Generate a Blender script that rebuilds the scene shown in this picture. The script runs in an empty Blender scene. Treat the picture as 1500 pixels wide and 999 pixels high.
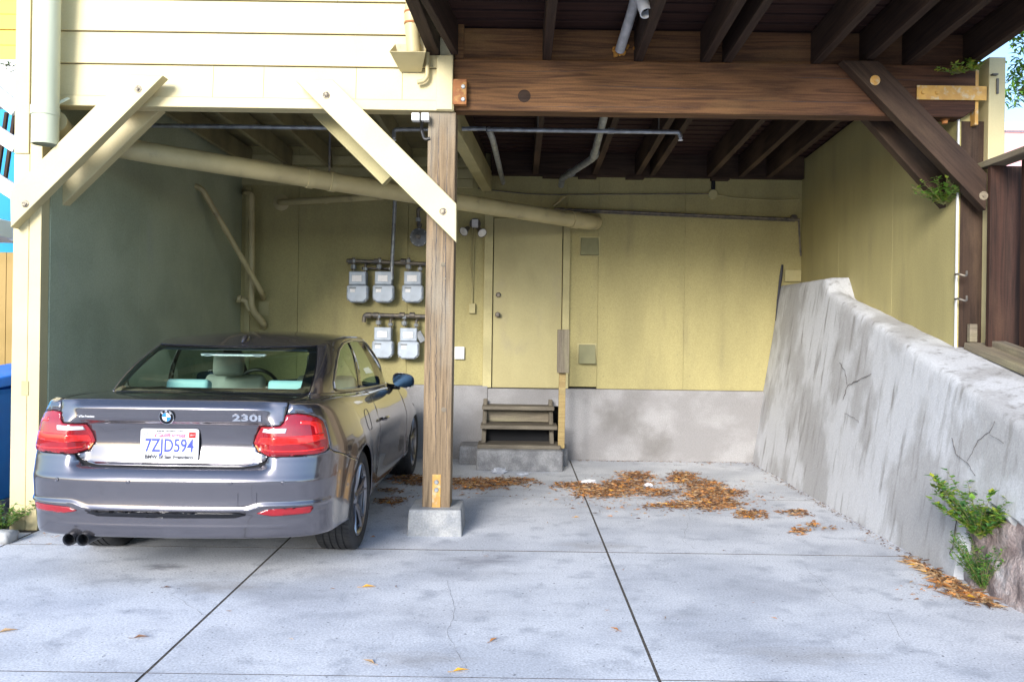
import bpy, bmesh, math, random
from mathutils import Vector, Matrix, geometry
random.seed(7)
S = bpy.context.scene
COL = S.collection
R = math.radians
# ------------------------------------------------------------------ camera
CAMH = 1.48
FPX = 1180.0
ROLL = R(0.8)
cd = bpy.data.cameras.new('camera'); cam = bpy.data.objects.new('camera', cd); COL.objects.link(cam)
S.camera = cam
cd.sensor_width = 36; cd.lens = 36*FPX/1500
cd.shift_x = -5/1500; cd.shift_y = -20.5/1500
cd.clip_start = 0.05; cd.clip_end = 2000
ca, sa = math.cos(ROLL), math.sin(ROLL)
cam.matrix_world = Matrix(((ca, -sa, 0, 0), (0, 0, -1, 0), (sa, ca, 0, CAMH), (0, 0, 0, 1)))
S.render.resolution_x = 1024; S.render.resolution_y = 681
# ------------------------------------------------------------------ world, sun, exposure
SUN_EL, SUN_AZ = 21, 200          # azimuth clockwise from +Y: behind the camera, to the left
w = bpy.data.worlds.new('World'); S.world = w; w.use_nodes = True
nt = w.node_tree; bgn = nt.nodes['Background']
sky = nt.nodes.new('ShaderNodeTexSky'); sky.sky_type = 'NISHITA'; sky.sun_disc = False
sky.sun_elevation = R(SUN_EL); sky.sun_rotation = R(SUN_AZ); sky.air_density = 1.0; sky.dust_density = 1.0; sky.ozone_density = 3.0
nt.links.new(sky.outputs[0], bgn.inputs[0]); bgn.inputs[1].default_value = 0.15
sl = bpy.data.lights.new('sun', 'SUN'); sl.energy = 2.0; sl.angle = R(22); sl.color = (1, .97, .94)
so = bpy.data.objects.new('sun', sl); COL.objects.link(so)
sd = Vector((math.sin(R(SUN_AZ))*math.cos(R(SUN_EL)), math.cos(R(SUN_AZ))*math.cos(R(SUN_EL)), math.sin(R(SUN_EL))))
so.rotation_euler = sd.to_track_quat('Z', 'Y').to_euler(); so.location = (0, -5, 12)
S.view_settings.view_transform = 'Standard'; S.view_settings.look = 'None'
S.view_settings.exposure = 1.4; S.view_settings.gamma = 1
# ------------------------------------------------------------------ helpers
def at(px, py, Y):
    "point at depth Y that the photo (1500x999) shows at px,py"
    dx = (px-755)/FPX; dy = -(py-479)/FPX
    return Vector(((dx*ca-dy*sa)*Y, Y, CAMH+(dx*sa+dy*ca)*Y))
def gr(px, py, z=0.0):
    a = at(px, py, 1.0); k = (z-CAMH)/(a.z-CAMH)
    return Vector((a.x*k, k, z))
def tag(o, label=None, cat=None, group=None, kind=None):
    if label: o['label'] = label
    if cat: o['category'] = cat
    if group: o['group'] = group
    if kind: o['kind'] = kind
    return o
def thing(name, loc, label, cat, group=None, rz=0):
    o = bpy.data.objects.new(name, None); COL.objects.link(o); o.empty_display_size = .1
    o.location = loc; o.rotation_euler = (0, 0, rz)
    return tag(o, label, cat, group)
def mw(o):
    m = Matrix.LocRotScale(o.location, o.rotation_euler, o.scale)
    return mw(o.parent) @ o.matrix_parent_inverse @ m if o.parent else m
def par(o, p):
    if p is not None:
        o.parent = p; o.matrix_parent_inverse = mw(p).inverted()
    return o
class MB:
    def __init__(s): s.v = []; s.f = []; s.mi = []
    def add(s, vs, fs, m=0):
        n = len(s.v); s.v += [tuple(v) for v in vs]; s.f += [tuple(i+n for i in f) for f in fs]; s.mi += [m]*len(fs); return s
    def box(s, x0, x1, y0, y1, z0, z1, m=0, M=None):
        vs = [Vector((x, y, z)) for z in (z0, z1) for y in (y0, y1) for x in (x0, x1)]
        if M: vs = [M @ v for v in vs]
        return s.add(vs, [(0,2,3,1),(4,5,7,6),(0,1,5,4),(2,6,7,3),(0,4,6,2),(1,3,7,5)], m)
    def poly(s, pts, axis, a, b, m=0):
        "extrude a polygon (2d points) from a to b along axis 0/1/2"
        def mk(p, t):
            q = list(p); q.insert(axis, t); return q
        n = len(pts)
        vs = [mk(p, a) for p in pts]+[mk(p, b) for p in pts]
        fs = [tuple(range(n))[::-1], tuple(range(n, 2*n))]+[(i, (i+1) % n, n+(i+1) % n, n+i) for i in range(n)]
        return s.add(vs, fs, m)
    def tube(s, pts, r, n=14, m=0, cap=True):
        pts = [Vector(p) for p in pts]; rr = r if isinstance(r, (list, tuple)) else [r]*len(pts)
        vs = []; up = None
        for i, p in enumerate(pts):
            a = (pts[i]-pts[i-1]).normalized() if i else None
            b = (pts[i+1]-pts[i]).normalized() if i < len(pts)-1 else None
            d = (a+b).normalized() if a and b else (a or b)
            k = 1/max(.4, d.dot(a)) if a and b else 1
            if up is None:
                up = Vector((0, 0, 1)) if abs(d.z) < .9 else Vector((1, 0, 0))
            x = up.cross(d).normalized(); y = d.cross(x).normalized(); up = y
            for j in range(n):
                t = 2*math.pi*j/n
                vs.append(p+(x*math.cos(t)+y*math.sin(t))*rr[i]*(k if False else 1))
        fs = [(i*n+j, i*n+(j+1) % n, (i+1)*n+(j+1) % n, (i+1)*n+j) for i in range(len(pts)-1) for j in range(n)]
        if cap: fs += [tuple(range(n))[::-1], tuple(range((len(pts)-1)*n, len(pts)*n))]
        return s.add(vs, fs, m)
    def lathe(s, prof, n=32, M=None, m=0):
        "prof: (r, h) pairs, turned about local Z"
        vs = [Vector((r*math.cos(2*math.pi*j/n), r*math.sin(2*math.pi*j/n), h)) for r, h in prof for j in range(n)]
        if M: vs = [M @ v for v in vs]
        fs = [(i*n+j, i*n+(j+1) % n, (i+1)*n+(j+1) % n, (i+1)*n+j) for i in range(len(prof)-1) for j in range(n)]
        return s.add(vs, fs, m)
    def build(s, name, mats, parent=None, bevel=0, smooth=False, seg=2, loc=None, fix=True):
        me = bpy.data.meshes.new(name)
        vs = s.v
        if loc is not None: vs = [Vector(v)-Vector(loc) for v in vs]
        me.from_pydata(vs, [], s.f)
        if not isinstance(mats, (list, tuple)): mats = [mats]
        for m in mats: me.materials.append(m)
        me.polygons.foreach_set('material_index', s.mi)
        if fix:
            bm = bmesh.new(); bm.from_mesh(me); bmesh.ops.recalc_face_normals(bm, faces=bm.faces); bm.to_mesh(me); bm.free()
        if smooth:
            me.polygons.foreach_set('use_smooth', [True]*len(me.polygons))
            if smooth != 2: me.set_sharp_from_angle(angle=R(40))
        me.update()
        o = bpy.data.objects.new(name, me); COL.objects.link(o)
        if loc is not None: o.location = loc
        if bevel:
            b = o.modifiers.new('bevel', 'BEVEL'); b.width = bevel; b.segments = seg; b.limit_method = 'ANGLE'; b.angle_limit = R(40)
        return par(o, parent)
def box(name, dims, mats, parent=None, bevel=.004):
    x0, x1, y0, y1, z0, z1 = dims
    return MB().box(*dims).build(name, mats, parent, bevel, loc=((x0+x1)/2, (y0+y1)/2, (z0+z1)/2))
def bar(name, p, q, wid, thick, mats, parent=None, bevel=.005, side=(0, 1, 0), cutp=0, cutq=0, warp=0):
    "board from p to q along its local X; thick measured along `side`, wid across; ends cut on a slant"
    p, q = Vector(p), Vector(q); L = (q-p).length; X = (q-p).normalized()
    Z = X.cross(Vector(side)).normalized(); Y = Z.cross(X).normalized()
    b = MB(); n = max(1, int(L/.25)); vs = []
    for i in range(n+1):
        t = -L/2+L*i/n
        for y in (-thick/2, thick/2):
            for z in (-wid/2, wid/2):
                e = (cutp*z*2/wid if i == 0 else 0)+(cutq*z*2/wid if i == n else 0)
                g = random.uniform(-warp, warp)
                vs.append((t+e, y+g, z+random.uniform(-warp, warp)))
    fs = [(0, 1, 3, 2), (n*4, n*4+2, n*4+3, n*4+1)]
    for i in range(n):
        a = i*4; c = a+4
        fs += [(a, a+2, c+2, c), (a+1, c+1, c+3, a+3), (a, c, c+1, a+1), (a+2, a+3, c+3, c+2)]
    b.add(vs, fs)
    o = b.build(name, mats, None, bevel)
    o.matrix_world = Matrix(((X.x, Y.x, Z.x, (p.x+q.x)/2), (X.y, Y.y, Z.y, (p.y+q.y)/2), (X.z, Y.z, Z.z, (p.z+q.z)/2), (0, 0, 0, 1)))
    return par(o, parent)
def tube(name, pts, r, mats, parent=None, n=14, bend=0):
    pts = [Vector(p) for p in pts]
    if bend:
        out = [pts[0]]
        for i in range(1, len(pts)-1):
            a, b, c = pts[i-1], pts[i], pts[i+1]
            k = min(bend, (a-b).length*.45, (c-b).length*.45)
            p0 = b+(a-b).normalized()*k; p2 = b+(c-b).normalized()*k
            for t in (0, .2, .4, .6, .8, 1): out.append(p0*(1-t)**2+b*2*t*(1-t)+p2*t*t)
        out.append(pts[-1]); pts = out
    return MB().tube(pts, r, n).build(name, mats, parent, smooth=True)
def align(d):
    return Vector(d).to_track_quat('Z', 'Y').to_matrix().to_4x4()
def lath(name, prof, c, d, mats, parent=None, n=28):
    M = Matrix.Translation(Vector(c)) @ align(d)
    return MB().lathe(prof, n, M).build(name, mats, parent, smooth=True)
def text(name, s, size, mats, M, parent=None, ext=.0008, shear=0, sx=1, bold=0, space=1):
    c = bpy.data.curves.new(name, 'FONT'); c.body = s; c.size = size; c.extrude = ext; c.shear = shear
    c.align_x = 'CENTER'; c.align_y = 'CENTER'; c.offset = bold; c.space_character = space; c.resolution_u = 3
    t = bpy.data.objects.new('t', c); COL.objects.link(t)
    dg = bpy.context.evaluated_depsgraph_get()
    me = bpy.data.meshes.new_from_object(t.evaluated_get(dg)); bpy.data.objects.remove(t)
    me.materials.clear(); me.materials.append(mats)
    me.transform(Matrix.Diagonal((sx, 1, 1, 1)))
    me.name = name
    o = bpy.data.objects.new(name, me); COL.objects.link(o); o.matrix_world = M
    return par(o, parent)
# ------------------------------------------------------------------ materials
def mat(name, c, rough=.6, metal=0, coat=0, c2=None, scale=(4, 4, 4), lo=.35, hi=.65, detail=6, bump=0, bscale=None, bdist=.004,
        c3=None, s3=(1.2, 1.2, 1.2), lo3=.5, hi3=.7, obj=True, dist=0, fine=0, emit=0, trans=0, ior=1.45, spec=.5, rvar=0, speck=0):
    m = bpy.data.materials.new(name); m.use_nodes = True; t = m.node_tree; N = t.nodes; L = t.links
    b = N['Principled BSDF']
    b.inputs['Base Color'].default_value = (*c, 1); b.inputs['Roughness'].default_value = rough; b.inputs['Metallic'].default_value = metal
    b.inputs['Coat Weight'].default_value = coat; b.inputs['Coat Roughness'].default_value = .015
    b.inputs['Transmission Weight'].default_value = trans; b.inputs['IOR'].default_value = ior
    b.inputs['Specular IOR Level'].default_value = spec
    if emit:
        b.inputs['Emission Color'].default_value = (*c, 1); b.inputs['Emission Strength'].default_value = emit
    tc = N.new('ShaderNodeTexCoord'); src = tc.outputs['Object']
    if not obj:
        g = N.new('ShaderNodeNewGeometry'); src = g.outputs['Position']
    def noise(sc, det, di=0, rg=.55):
        mp = N.new('ShaderNodeMapping'); mp.inputs['Scale'].default_value = sc; L.new(src, mp.inputs[0])
        n = N.new('ShaderNodeTexNoise'); n.inputs['Scale'].default_value = 1; n.inputs['Detail'].default_value = det
        n.inputs['Distortion'].default_value = di; n.inputs['Roughness'].default_value = rg; L.new(mp.outputs[0], n.inputs['Vector']); return n.outputs['Fac']
    def ramp(f, a, bb):
        r = N.new('ShaderNodeMapRange'); r.inputs[1].default_value = a; r.inputs[2].default_value = bb; r.interpolation_type = 'SMOOTHSTEP'; L.new(f, r.inputs[0]); return r.outputs[0]
    def mix(f, A, B, mode='MIX'):
        x = N.new('ShaderNodeMix'); x.data_type = 'RGBA'; x.blend_type = mode
        if isinstance(f, float): x.inputs[0].default_value = f
        else: L.new(f, x.inputs[0])
        for k, v in ((6, A), (7, B)):
            if isinstance(v, tuple): x.inputs[k].default_value = (*v, 1)
            else: L.new(v, x.inputs[k])
        return x.outputs[2]
    col = None
    if c2:
        nz = noise(scale, detail, dist); col = mix(ramp(nz, lo, hi), c, c2)
        if c3: col = mix(ramp(noise(s3, 5), lo3, hi3), col, c3)
        if fine:
            fz = noise(tuple(90 for _ in range(3)), 2)
            g = N.new('ShaderNodeMapRange'); L.new(fz, g.inputs[0]); g.inputs[1].default_value = .3; g.inputs[2].default_value = .7
            g.inputs[3].default_value = 1-fine; g.inputs[4].default_value = 1+fine
            col = mix(1.0, col, g.outputs[0], 'MULTIPLY')
        if speck:
            col = mix(ramp(noise((38, 38, 38), 3), .655, .70), col, tuple(x*(1-speck) for x in c))
        L.new(col, b.inputs['Base Color'])
    if rvar:
        r = N.new('ShaderNodeMapRange'); L.new(noise((3, 3, 3), 5), r.inputs[0]); r.inputs[1].default_value = .3; r.inputs[2].default_value = .7
        r.inputs[3].default_value = rough-rvar; r.inputs[4].default_value = rough+rvar; L.new(r.outputs[0], b.inputs['Roughness'])
    if bump:
        bn = noise(bscale or scale, 8); bp = N.new('ShaderNodeBump'); bp.inputs['Strength'].default_value = bump; bp.inputs['Distance'].default_value = bdist
        L.new(bn, bp.inputs['Height']); L.new(bp.outputs[0], b.inputs['Normal'])
    m['_'] = 0
    return m
def grooved(m, axis='X', spacing=.2, width=.02, depth=.5, warp=None):
    "adds fine grooves (plywood siding texture) as bump and slight darkening"
    t = m.node_tree; N = t.nodes; L = t.links; b = N['Principled BSDF']
    g = N.new('ShaderNodeNewGeometry'); sp = N.new('ShaderNodeSeparateXYZ'); L.new(g.outputs['Position'], sp.inputs[0])
    fr = N.new('ShaderNodeMath'); fr.operation = 'PINGPONG'; L.new(sp.outputs[axis], fr.inputs[0]); fr.inputs[1].default_value = spacing/2
    lt = N.new('ShaderNodeMapRange'); L.new(fr.outputs[0], lt.inputs[0]); lt.inputs[1].default_value = 0; lt.inputs[2].default_value = width
    bp = N.new('ShaderNodeBump'); bp.inputs['Strength'].default_value = depth; bp.inputs['Distance'].default_value = .004
    L.new(lt.outputs[0], bp.inputs['Height'])
    old = b.inputs['Normal'].links[0].from_socket if b.inputs['Normal'].links else None
    if old: L.new(old, bp.inputs['Normal'])
    L.new(bp.outputs[0], b.inputs['Normal'])
    return m
M = {}
M['slab'] = mat('slab concrete', (.48, .495, .53), .85, c2=(.61, .62, .645), scale=(1.3, 1.6, 1.1), lo=.38, hi=.60, detail=10, bump=.5, bscale=(55, 55, 55), bdist=.003,
                c3=(.38, .395, .43), s3=(5, 5.5, 1), lo3=.50, hi3=.76, obj=False, fine=.20, spec=.3, speck=.5)
M['joint'] = mat('joint grit', (.05, .045, .04), .95, c2=(.12, .1, .08), scale=(60, 60, 60), bump=.6, bscale=(80, 80, 80), obj=False)
M['soil'] = mat('soil', (.12, .09, .06), .95, c2=(.2, .16, .11), scale=(8, 8, 8), bump=.6, bscale=(20, 20, 20), bdist=.03, obj=False)
M['olive'] = mat('olive painted plywood', (.40, .345, .155), .75, c2=(.33, .285, .13), scale=(2.5, 2.5, .7), lo=.3, hi=.7, bump=.5, bscale=(130, 130, 14), bdist=.002,
                 c3=(.235, .205, .11), s3=(5, 5, .8), lo3=.54, hi3=.95, obj=False, fine=.10, spec=.3)
M['olive_trim'] = mat('olive painted trim', (.47, .41, .20), .65, c2=(.38, .33, .16), scale=(3, 3, 3), bump=.2, bscale=(60, 60, 8), bdist=.001, obj=False, fine=.06)
M['green'] = mat('grey green plywood', (.40, .43, .29), .75, c2=(.32, .35, .235), scale=(1.5, 1.5, 1.5), bump=.5, bscale=(120, 120, 14), bdist=.002,
                 c3=(.36, .385, .29), s3=(4, 4, .8), lo3=.6, hi3=.8, obj=False, fine=.10, spec=.3)  # left wall sheets, greyer green than the rear wall
M['cream'] = mat('cream paint', (.60, .515, .285), .5, c2=(.55, .465, .25), scale=(2, 2, 2), bump=.12, bscale=(7, 60, 60), bdist=.001,
                 c3=(.50, .425, .25), s3=(3, 3, 5), lo3=.62, hi3=.85, obj=False, fine=.03)
M['olive_shade'] = mat('shaded olive joists', (.25, .215, .11), .7, c2=(.18, .155, .08), scale=(3, 3, 3), bump=.2, bscale=(60, 60, 8), bdist=.001, obj=False, fine=.06)  # olive trim darkened: the bay ceiling's shade is in the colour
M['pipe_olive'] = mat('olive painted pipe', (.52, .44, .23), .45, c2=(.43, .36, .19), scale=(3, 3, 3), bump=.1, bscale=(30, 30, 30), bdist=.001, obj=False, c3=(.24, .2, .13), s3=(6, 6, 6), lo3=.6, hi3=.8)
M['pipe_green'] = mat('pale green painted downpipe', (.56, .59, .44), .45, c2=(.50, .54, .40), scale=(3, 3, 1), bump=.1, bscale=(30, 30, 30), bdist=.001, obj=False)
M['galv'] = mat('galvanised steel', (.42, .44, .45), .5, metal=.7, c2=(.28, .29, .30), scale=(14, 14, 14), bump=.1, bscale=(60, 60, 60), bdist=.001, obj=False, rvar=.12)
M['iron'] = mat('dark iron pipe', (.11, .105, .10), .55, metal=.5, c2=(.2, .17, .13), scale=(20, 20, 20), bump=.2, bscale=(80, 80, 80), bdist=.001, obj=False)
M['meter'] = mat('grey meter casting', (.42, .47, .53), .5, c2=(.33, .37, .42), scale=(6, 6, 6), bump=.15, bscale=(70, 70, 70), bdist=.001, metal=.15)
M['meter_dark'] = mat('dark grey casting', (.15, .16, .17), .5, c2=(.22, .23, .24), scale=(9, 9, 9), metal=.3)
M['white'] = mat('white plastic', (.8, .8, .79), .4, c2=(.7, .7, .69), scale=(5, 5, 5))
M['label'] = mat('white printed label', (.82, .80, .78), .4, c2=(.74, .72, .70), scale=(30, 30, 30))
M['black'] = mat('black plastic', (.015, .015, .017), .35, c2=(.022, .022, .024), scale=(20, 20, 20), rvar=.08)
M['blackgloss'] = mat('gloss black', (.008, .008, .01), .06)
M['ink'] = mat('dark ink', (.02, .02, .03), .5)
M['rubber'] = mat('tyre rubber', (.022, .022, .024), .75, c2=(.04, .039, .038), scale=(12, 12, 12), bump=.15, bscale=(80, 80, 80), bdist=.001)
M['dark'] = mat('dark liner', (.01, .01, .011), .9)
def wood(name, a, b, c3=None, ax=0, rough=.75, lo3=.5, hi3=.75, bump=.5, ring=1.0):
    s = [34, 34, 34]; s[ax] = 1.6
    bs = [90, 90, 90]; bs[ax] = 3
    s3 = [3, 3, 3]; s3[ax] = .9
    return mat(name, a, rough, c2=b, scale=tuple(s), lo=.30, hi=.72, detail=10, dist=1.3*ring, bump=bump, bscale=tuple(bs), bdist=.003, c3=c3, s3=tuple(s3), lo3=lo3, hi3=hi3, fine=.08, spec=.3)
M['post'] = wood('weathered timber', (.29, .205, .12), (.12, .085, .052), (.25, .22, .17), ax=0)
M['beam'] = wood('stained redwood', (.205, .10, .04), (.075, .036, .019), (.32, .185, .07), ax=0, lo3=.5, hi3=.8)
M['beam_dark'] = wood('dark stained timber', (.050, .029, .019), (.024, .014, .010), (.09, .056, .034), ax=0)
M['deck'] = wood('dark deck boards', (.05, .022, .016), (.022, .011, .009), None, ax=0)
M['fence'] = wood('dark brown fence boards', (.055, .025, .017), (.022, .012, .009), (.075, .04, .025), ax=2)
M['greywood'] = wood('grey weathered boards', (.24, .20, .14), (.12, .10, .075), (.30, .27, .16), ax=0)
M['rust'] = mat('rusty steel strap', (.42, .17, .05), .7, c2=(.28, .10, .035), scale=(12, 12, 12), c3=(.46, .25, .08), s3=(20, 20, 20), bump=.3, bscale=(50, 50, 50), obj=False)
M['ochre'] = mat('ochre primed steel strap', (.62, .36, .09), .6, c2=(.5, .27, .07), scale=(12, 12, 12), c3=(.55, .45, .3), s3=(20, 20, 20), bump=.2, bscale=(50, 50, 50), obj=False)
M['foam'] = mat('orange spray foam', (.6, .28, .05), .9, c2=(.4, .17, .03), scale=(40, 40, 40), bump=1, bscale=(40, 40, 40), bdist=.02)
M['pier'] = mat('pier concrete', (.36, .36, .35), .9, c2=(.24, .25, .26), scale=(7, 7, 7), bump=.7, bscale=(35, 35, 35), bdist=.008, fine=.15, obj=False)
M['found'] = mat('foundation concrete', (.25, .24, .235), .9, c2=(.32, .31, .305), scale=(1.8, 1.8, 2.6), lo=.4, hi=.6, bump=.5, bscale=(25, 25, 25), bdist=.006,
                 c3=(.17, .16, .15), s3=(1.6, 1.6, 1.4), lo3=.5, hi3=.78, obj=False, fine=.12)
M['retain'] = mat('patched concrete wall', (.36, .355, .355), .9, c2=(.50, .505, .52), scale=(1.5, 1.6, 1.1), lo=.45, hi=.56, detail=10, bump=.5, bscale=(22, 22, 22), bdist=.006,
                  c3=(.22, .21, .20), s3=(15, 15, .45), lo3=.50, hi3=.78, obj=False, fine=.10)
M['paint'] = mat('metallic grey car paint', (.165, .155, .17), .20, metal=.85, coat=1, c2=(.18, .17, .185), scale=(300, 300, 300), lo=.2, hi=.8)
# ================================================================== ground
YB = 9.05; XL = -3.09; XR = 3.2; YF = 5.76
def wallx(y): return XL-(YB-y)*.0775      # left wall is slightly out of square
def zj(y): return 3.40-.07*(y-5.8)         # underside of the deck joists
g = MB(); n = 24
xs = [-400, -60, -20, -8, -3.4, 3.0, 3.6, 8, 20, 60, 400]; ys = [-400, -60, -12, 0, 6, 9.2, 14, 30, 120, 600]
vs = []
for y in ys:
    for x in xs:
        z = -.03
        if x >= 3.2: z = 1.15 if y > 3 else (.6 if y > 0 else -.03)
        vs.append((x, y, z))
g.add(vs, [(j*len(xs)+i, j*len(xs)+i+1, (j+1)*len(xs)+i+1, (j+1)*len(xs)+i) for j in range(len(ys)-1) for i in range(len(xs)-1)])
tag(g.build('ground', M['soil'], fix=False), kind='structure')
jx = [-9.5, -5.2, -3.345, -1.54, .628, 2.70]; jy = [-9, -5.5, -2.1, 1.30, 3.40, 5.33, 7.04, 9.05]
sl_ = MB(); gp = .007
for i in range(len(jx)-1):
    for j in range(len(jy)-1):
        if i < 2 and j >= 5: continue
        x0, x1, y0, y1 = jx[i]+gp, jx[i+1]-gp, jy[j]+.005, jy[j+1]-.005
        if i == 4: x1 = 2.78 if y0 > 3.9 else 6
        if i == 3 or (i == 4): y0 = jy[j]+.005
        if i < 2 and j == 4: y1 = 5.62
        dz = random.uniform(-.001, .001)
        sl_.box(x0, x1, y0, y1, -.10, dz); sl_.mi[-6:] = [0, 0, 1, 1, 1, 1]
tag(sl_.build('driveway', [M['slab'], M['joint']], bevel=0), kind='structure')
js = MB().box(-9.4, 5.8, -8.9, 9.0, -.09, -.003).build('joint_filler', M['joint']); tag(js, kind='structure')
# dark smudges on the slab, each at its own place
t = M['slab'].node_tree; N = t.nodes; L = t.links; bs = N['Principled BSDF']
def smudge(px, py, rx, ry, k, colr=(.16, .16, .18, 1)):
    c = gr(px, py); g_ = N.new('ShaderNodeNewGeometry'); mp = N.new('ShaderNodeMapping'); mp.vector_type = 'POINT'
    mp.inputs['Location'].default_value = (-c.x/rx, -c.y/ry, 0); mp.inputs['Scale'].default_value = (1/rx, 1/ry, 0); L.new(g_.outputs['Position'], mp.inputs[0])
    nz = N.new('ShaderNodeTexNoise'); nz.inputs['Scale'].default_value = 1.3; nz.inputs['Detail'].default_value = 7; L.new(mp.outputs[0], nz.inputs['Vector'])
    ad = N.new('ShaderNodeVectorMath'); ad.operation = 'MULTIPLY_ADD'; ad.inputs[1].default_value = (2.2, 2.2, 0); L.new(nz.outputs['Color'], ad.inputs[0]); L.new(mp.outputs[0], ad.inputs[2])
    sb = N.new('ShaderNodeVectorMath'); sb.operation = 'SUBTRACT'; sb.inputs[1].default_value = (1.1, 1.1, 0); L.new(ad.outputs[0], sb.inputs[0])
    ln = N.new('ShaderNodeVectorMath'); ln.operation = 'LENGTH'; L.new(sb.outputs[0], ln.inputs[0])
    r = N.new('ShaderNodeMapRange'); r.interpolation_type = 'SMOOTHSTEP'; L.new(ln.outputs['Value'], r.inputs[0]); r.inputs[1].default_value = .15; r.inputs[2].default_value = 1.1; r.inputs[3].default_value = k; r.inputs[4].default_value = 0
    mx = N.new('ShaderNodeMix'); mx.data_type = 'RGBA'; L.new(r.outputs[0], mx.inputs[0]); src = bs.inputs['Base Color'].links[0].from_socket
    L.new(src, mx.inputs[6]); mx.inputs[7].default_value = colr; L.new(mx.outputs[2], bs.inputs['Base Color'])
for a in ((245, 830, .16, .07, .75), (705, 822, .28, .12, .55), (700, 840, .5, .16, .25), (740, 815, .1, .06, .5), (420, 875, .35, .2, .28), (500, 840, .3, .14, .25), (650, 900, .5, .25, .22), (1080, 940, .3, .14, .22), (1150, 865, .5, .2, .22), (160, 850, .3, .15, .25), (1000, 900, .2, .08, .25)): smudge(*a)
for a in ((330, 860, .3, .12, .4), (880, 800, .35, .12, .3), (1190, 960, .4, .12, .3), (620, 965, .3, .1, .3)): smudge(*a, colr=(.24, .20, .16, 1))
# ================================================================== the house (left bay, walls)
H = thing('house', (-3.2, 7.4, 0), 'cream and olive house with a carport underneath and overlapping siding above', 'house')
# back wall sheets with vertical seams
bw = MB(); seams = [-3.12, -1.02, -.37, .50, .92, 1.89, 3.2]
zb_ = .80; segs = [(-3.12, -2.45), (-2.45, -1.22), (-1.22, -.36)]
for a, b in segs: bw.box(a+.0015, b-.0015, YB, YB+.1, .82, 3.6)
bw.box(-.36, .56, YB, YB+.1, 2.71, 3.6); bw.box(.56+.0015, .92, YB, YB+.1, .82, 3.6)
bw.box(.92+.0015, 1.89, YB, YB+.1, .80, 3.6); bw.box(1.8915, 3.3, YB, YB+.1, .80, 3.6)
bw.build('rear_wall', M['olive'], H, bevel=.002)
box('sheathing', (-3.2, 3.3, YB+.101, YB+.15, 0, 3.7), M['dark'], H, 0)
f = MB(); f.box(-3.2, -.30, YB-.05, YB+.1, -.1, .818); f.box(.50, 3.0, YB-.04, YB+.1, -.1, .797); f.build('foundation', M['found'], H, bevel=.012)
box('sill_board', (-.299, .54, YB-.05, YB+.1, .60, .79), M['found'], H, .006)
# lap lines over the left bay (wall above the header)
lb = MB()
for z in (3.03, 3.14, 3.27): lb.box(-3.1, -.5, YB-.018, YB, z, z+.10)
lb.build('header_boards', M['olive_trim'], H, bevel=.003)
box('batten', (-3.04, -2.98, YB-.03, YB, .82, 3.0), M['olive_trim'], H)
# door with frame, knobs
M['door'] = mat('door paint', (.44, .38, .18), .55, c2=(.38, .325, .15), scale=(2, 2, 1), c3=(.36, .31, .17), s3=(3, 3, 2), lo3=.55, hi3=.8, obj=False, fine=.05, bump=.15, bscale=(40, 40, 6), bdist=.001)
D = box('door', (-.255, .515, YB-.012, YB+.03, .80, 2.70), M['door'], H, .003)
lath('door_knob', [(.0001, .062), (.02, .06), (.029, .048), (.027, .034), (.012, .026), (.012, .006), (.03, .004), (.03, 0)], at(729, 461, YB-.02), (0, -1, 0), M['iron'], D)
lath('deadbolt', [(.0001, .022), (.02, .022), (.027, .012), (.029, 0)], at(730, 432, YB-.02), (0, -1, 0), M['iron'], D)
fr = MB(); fr.box(-.36, -.262, YB-.045, YB, .80, 2.82); fr.box(.522, .60, YB-.045, YB, .80, 2.80); fr.box(-.262, .522, YB-.04, YB, 2.705, 2.80)
fr.build('door_frame', M['olive_trim'], H, bevel=.004)
# left wall and right wall
lw = MB()
ysm = [5.78, 6.95, 8.15, YB+.05]
for a, b in zip(ysm, ysm[1:]):
    a0 = a+.0015
    lw.add([(wallx(a0), a0, 0), (wallx(b), b, 0), (wallx(b)-.12, b, 0), (wallx(a0)-.12, a0, 0), (wallx(a0), a0, 3.5), (wallx(b), b, 3.5), (wallx(b)-.12, b, 3.5), (wallx(a0)-.12, a0, 3.5)],
           [(0, 1, 5, 4), (1, 2, 6, 5), (2, 3, 7, 6), (3, 0, 4, 7), (4, 5, 6, 7), (3, 2, 1, 0)])
lw.build('side_wall', M['green'], H, bevel=.002)
rw = MB()
for a, b in ((5.86, 6.86), (6.86, 8.0), (8.0, 9.1)):
    rw.add([(XR, a+.0015, 1.2), (XR, b, 1.2), (XR+.14, b, 1.2), (XR+.14, a+.0015, 1.2), (XR, a+.0015, zj(a)+.22), (XR, b, zj(b)+.22), (XR+.14, b, zj(b)+.22), (XR+.14, a+.0015, zj(a)+.22)],
           [(0, 1, 5, 4), (1, 2, 6, 5), (2, 3, 7, 6), (3, 0, 4, 7), (4, 5, 6, 7), (3, 2, 1, 0)])
rw.build('side_wall', M['olive'], H, bevel=.002)
box('corner_strip', (3.192, 3.204, 5.845, 5.862, 1.3, 3.15), M['white'], H, .002)
# ceiling of the left bay, its joists
ce = MB()
for k in range(17): ce.box(-3.5, -.48, 5.80+k*.195, 5.80+k*.195+.19, 3.47, 3.49)
ce.build('bay_ceiling', M['olive_shade'], H, bevel=.003)
for x in (-3.0, -2.55, -2.1, -1.65, -1.2, -.75):
    bar('ceiling_joist', (x, 5.82, 3.36), (x, 9.04, 3.33), .20, .045, M['olive_shade'], H, side=(1, 0, 0))
bar('header_beam', (-.60, 5.98, 3.22), (-.34, 9.03, 3.10), .22, .11, M['olive_trim'], H, side=(1, 0, 0))
M['lap_shade'] = mat('brown backing behind the laps', (.16, .13, .08), .9)  # dark backing; seen through the gaps it stands in for lap shadows
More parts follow.
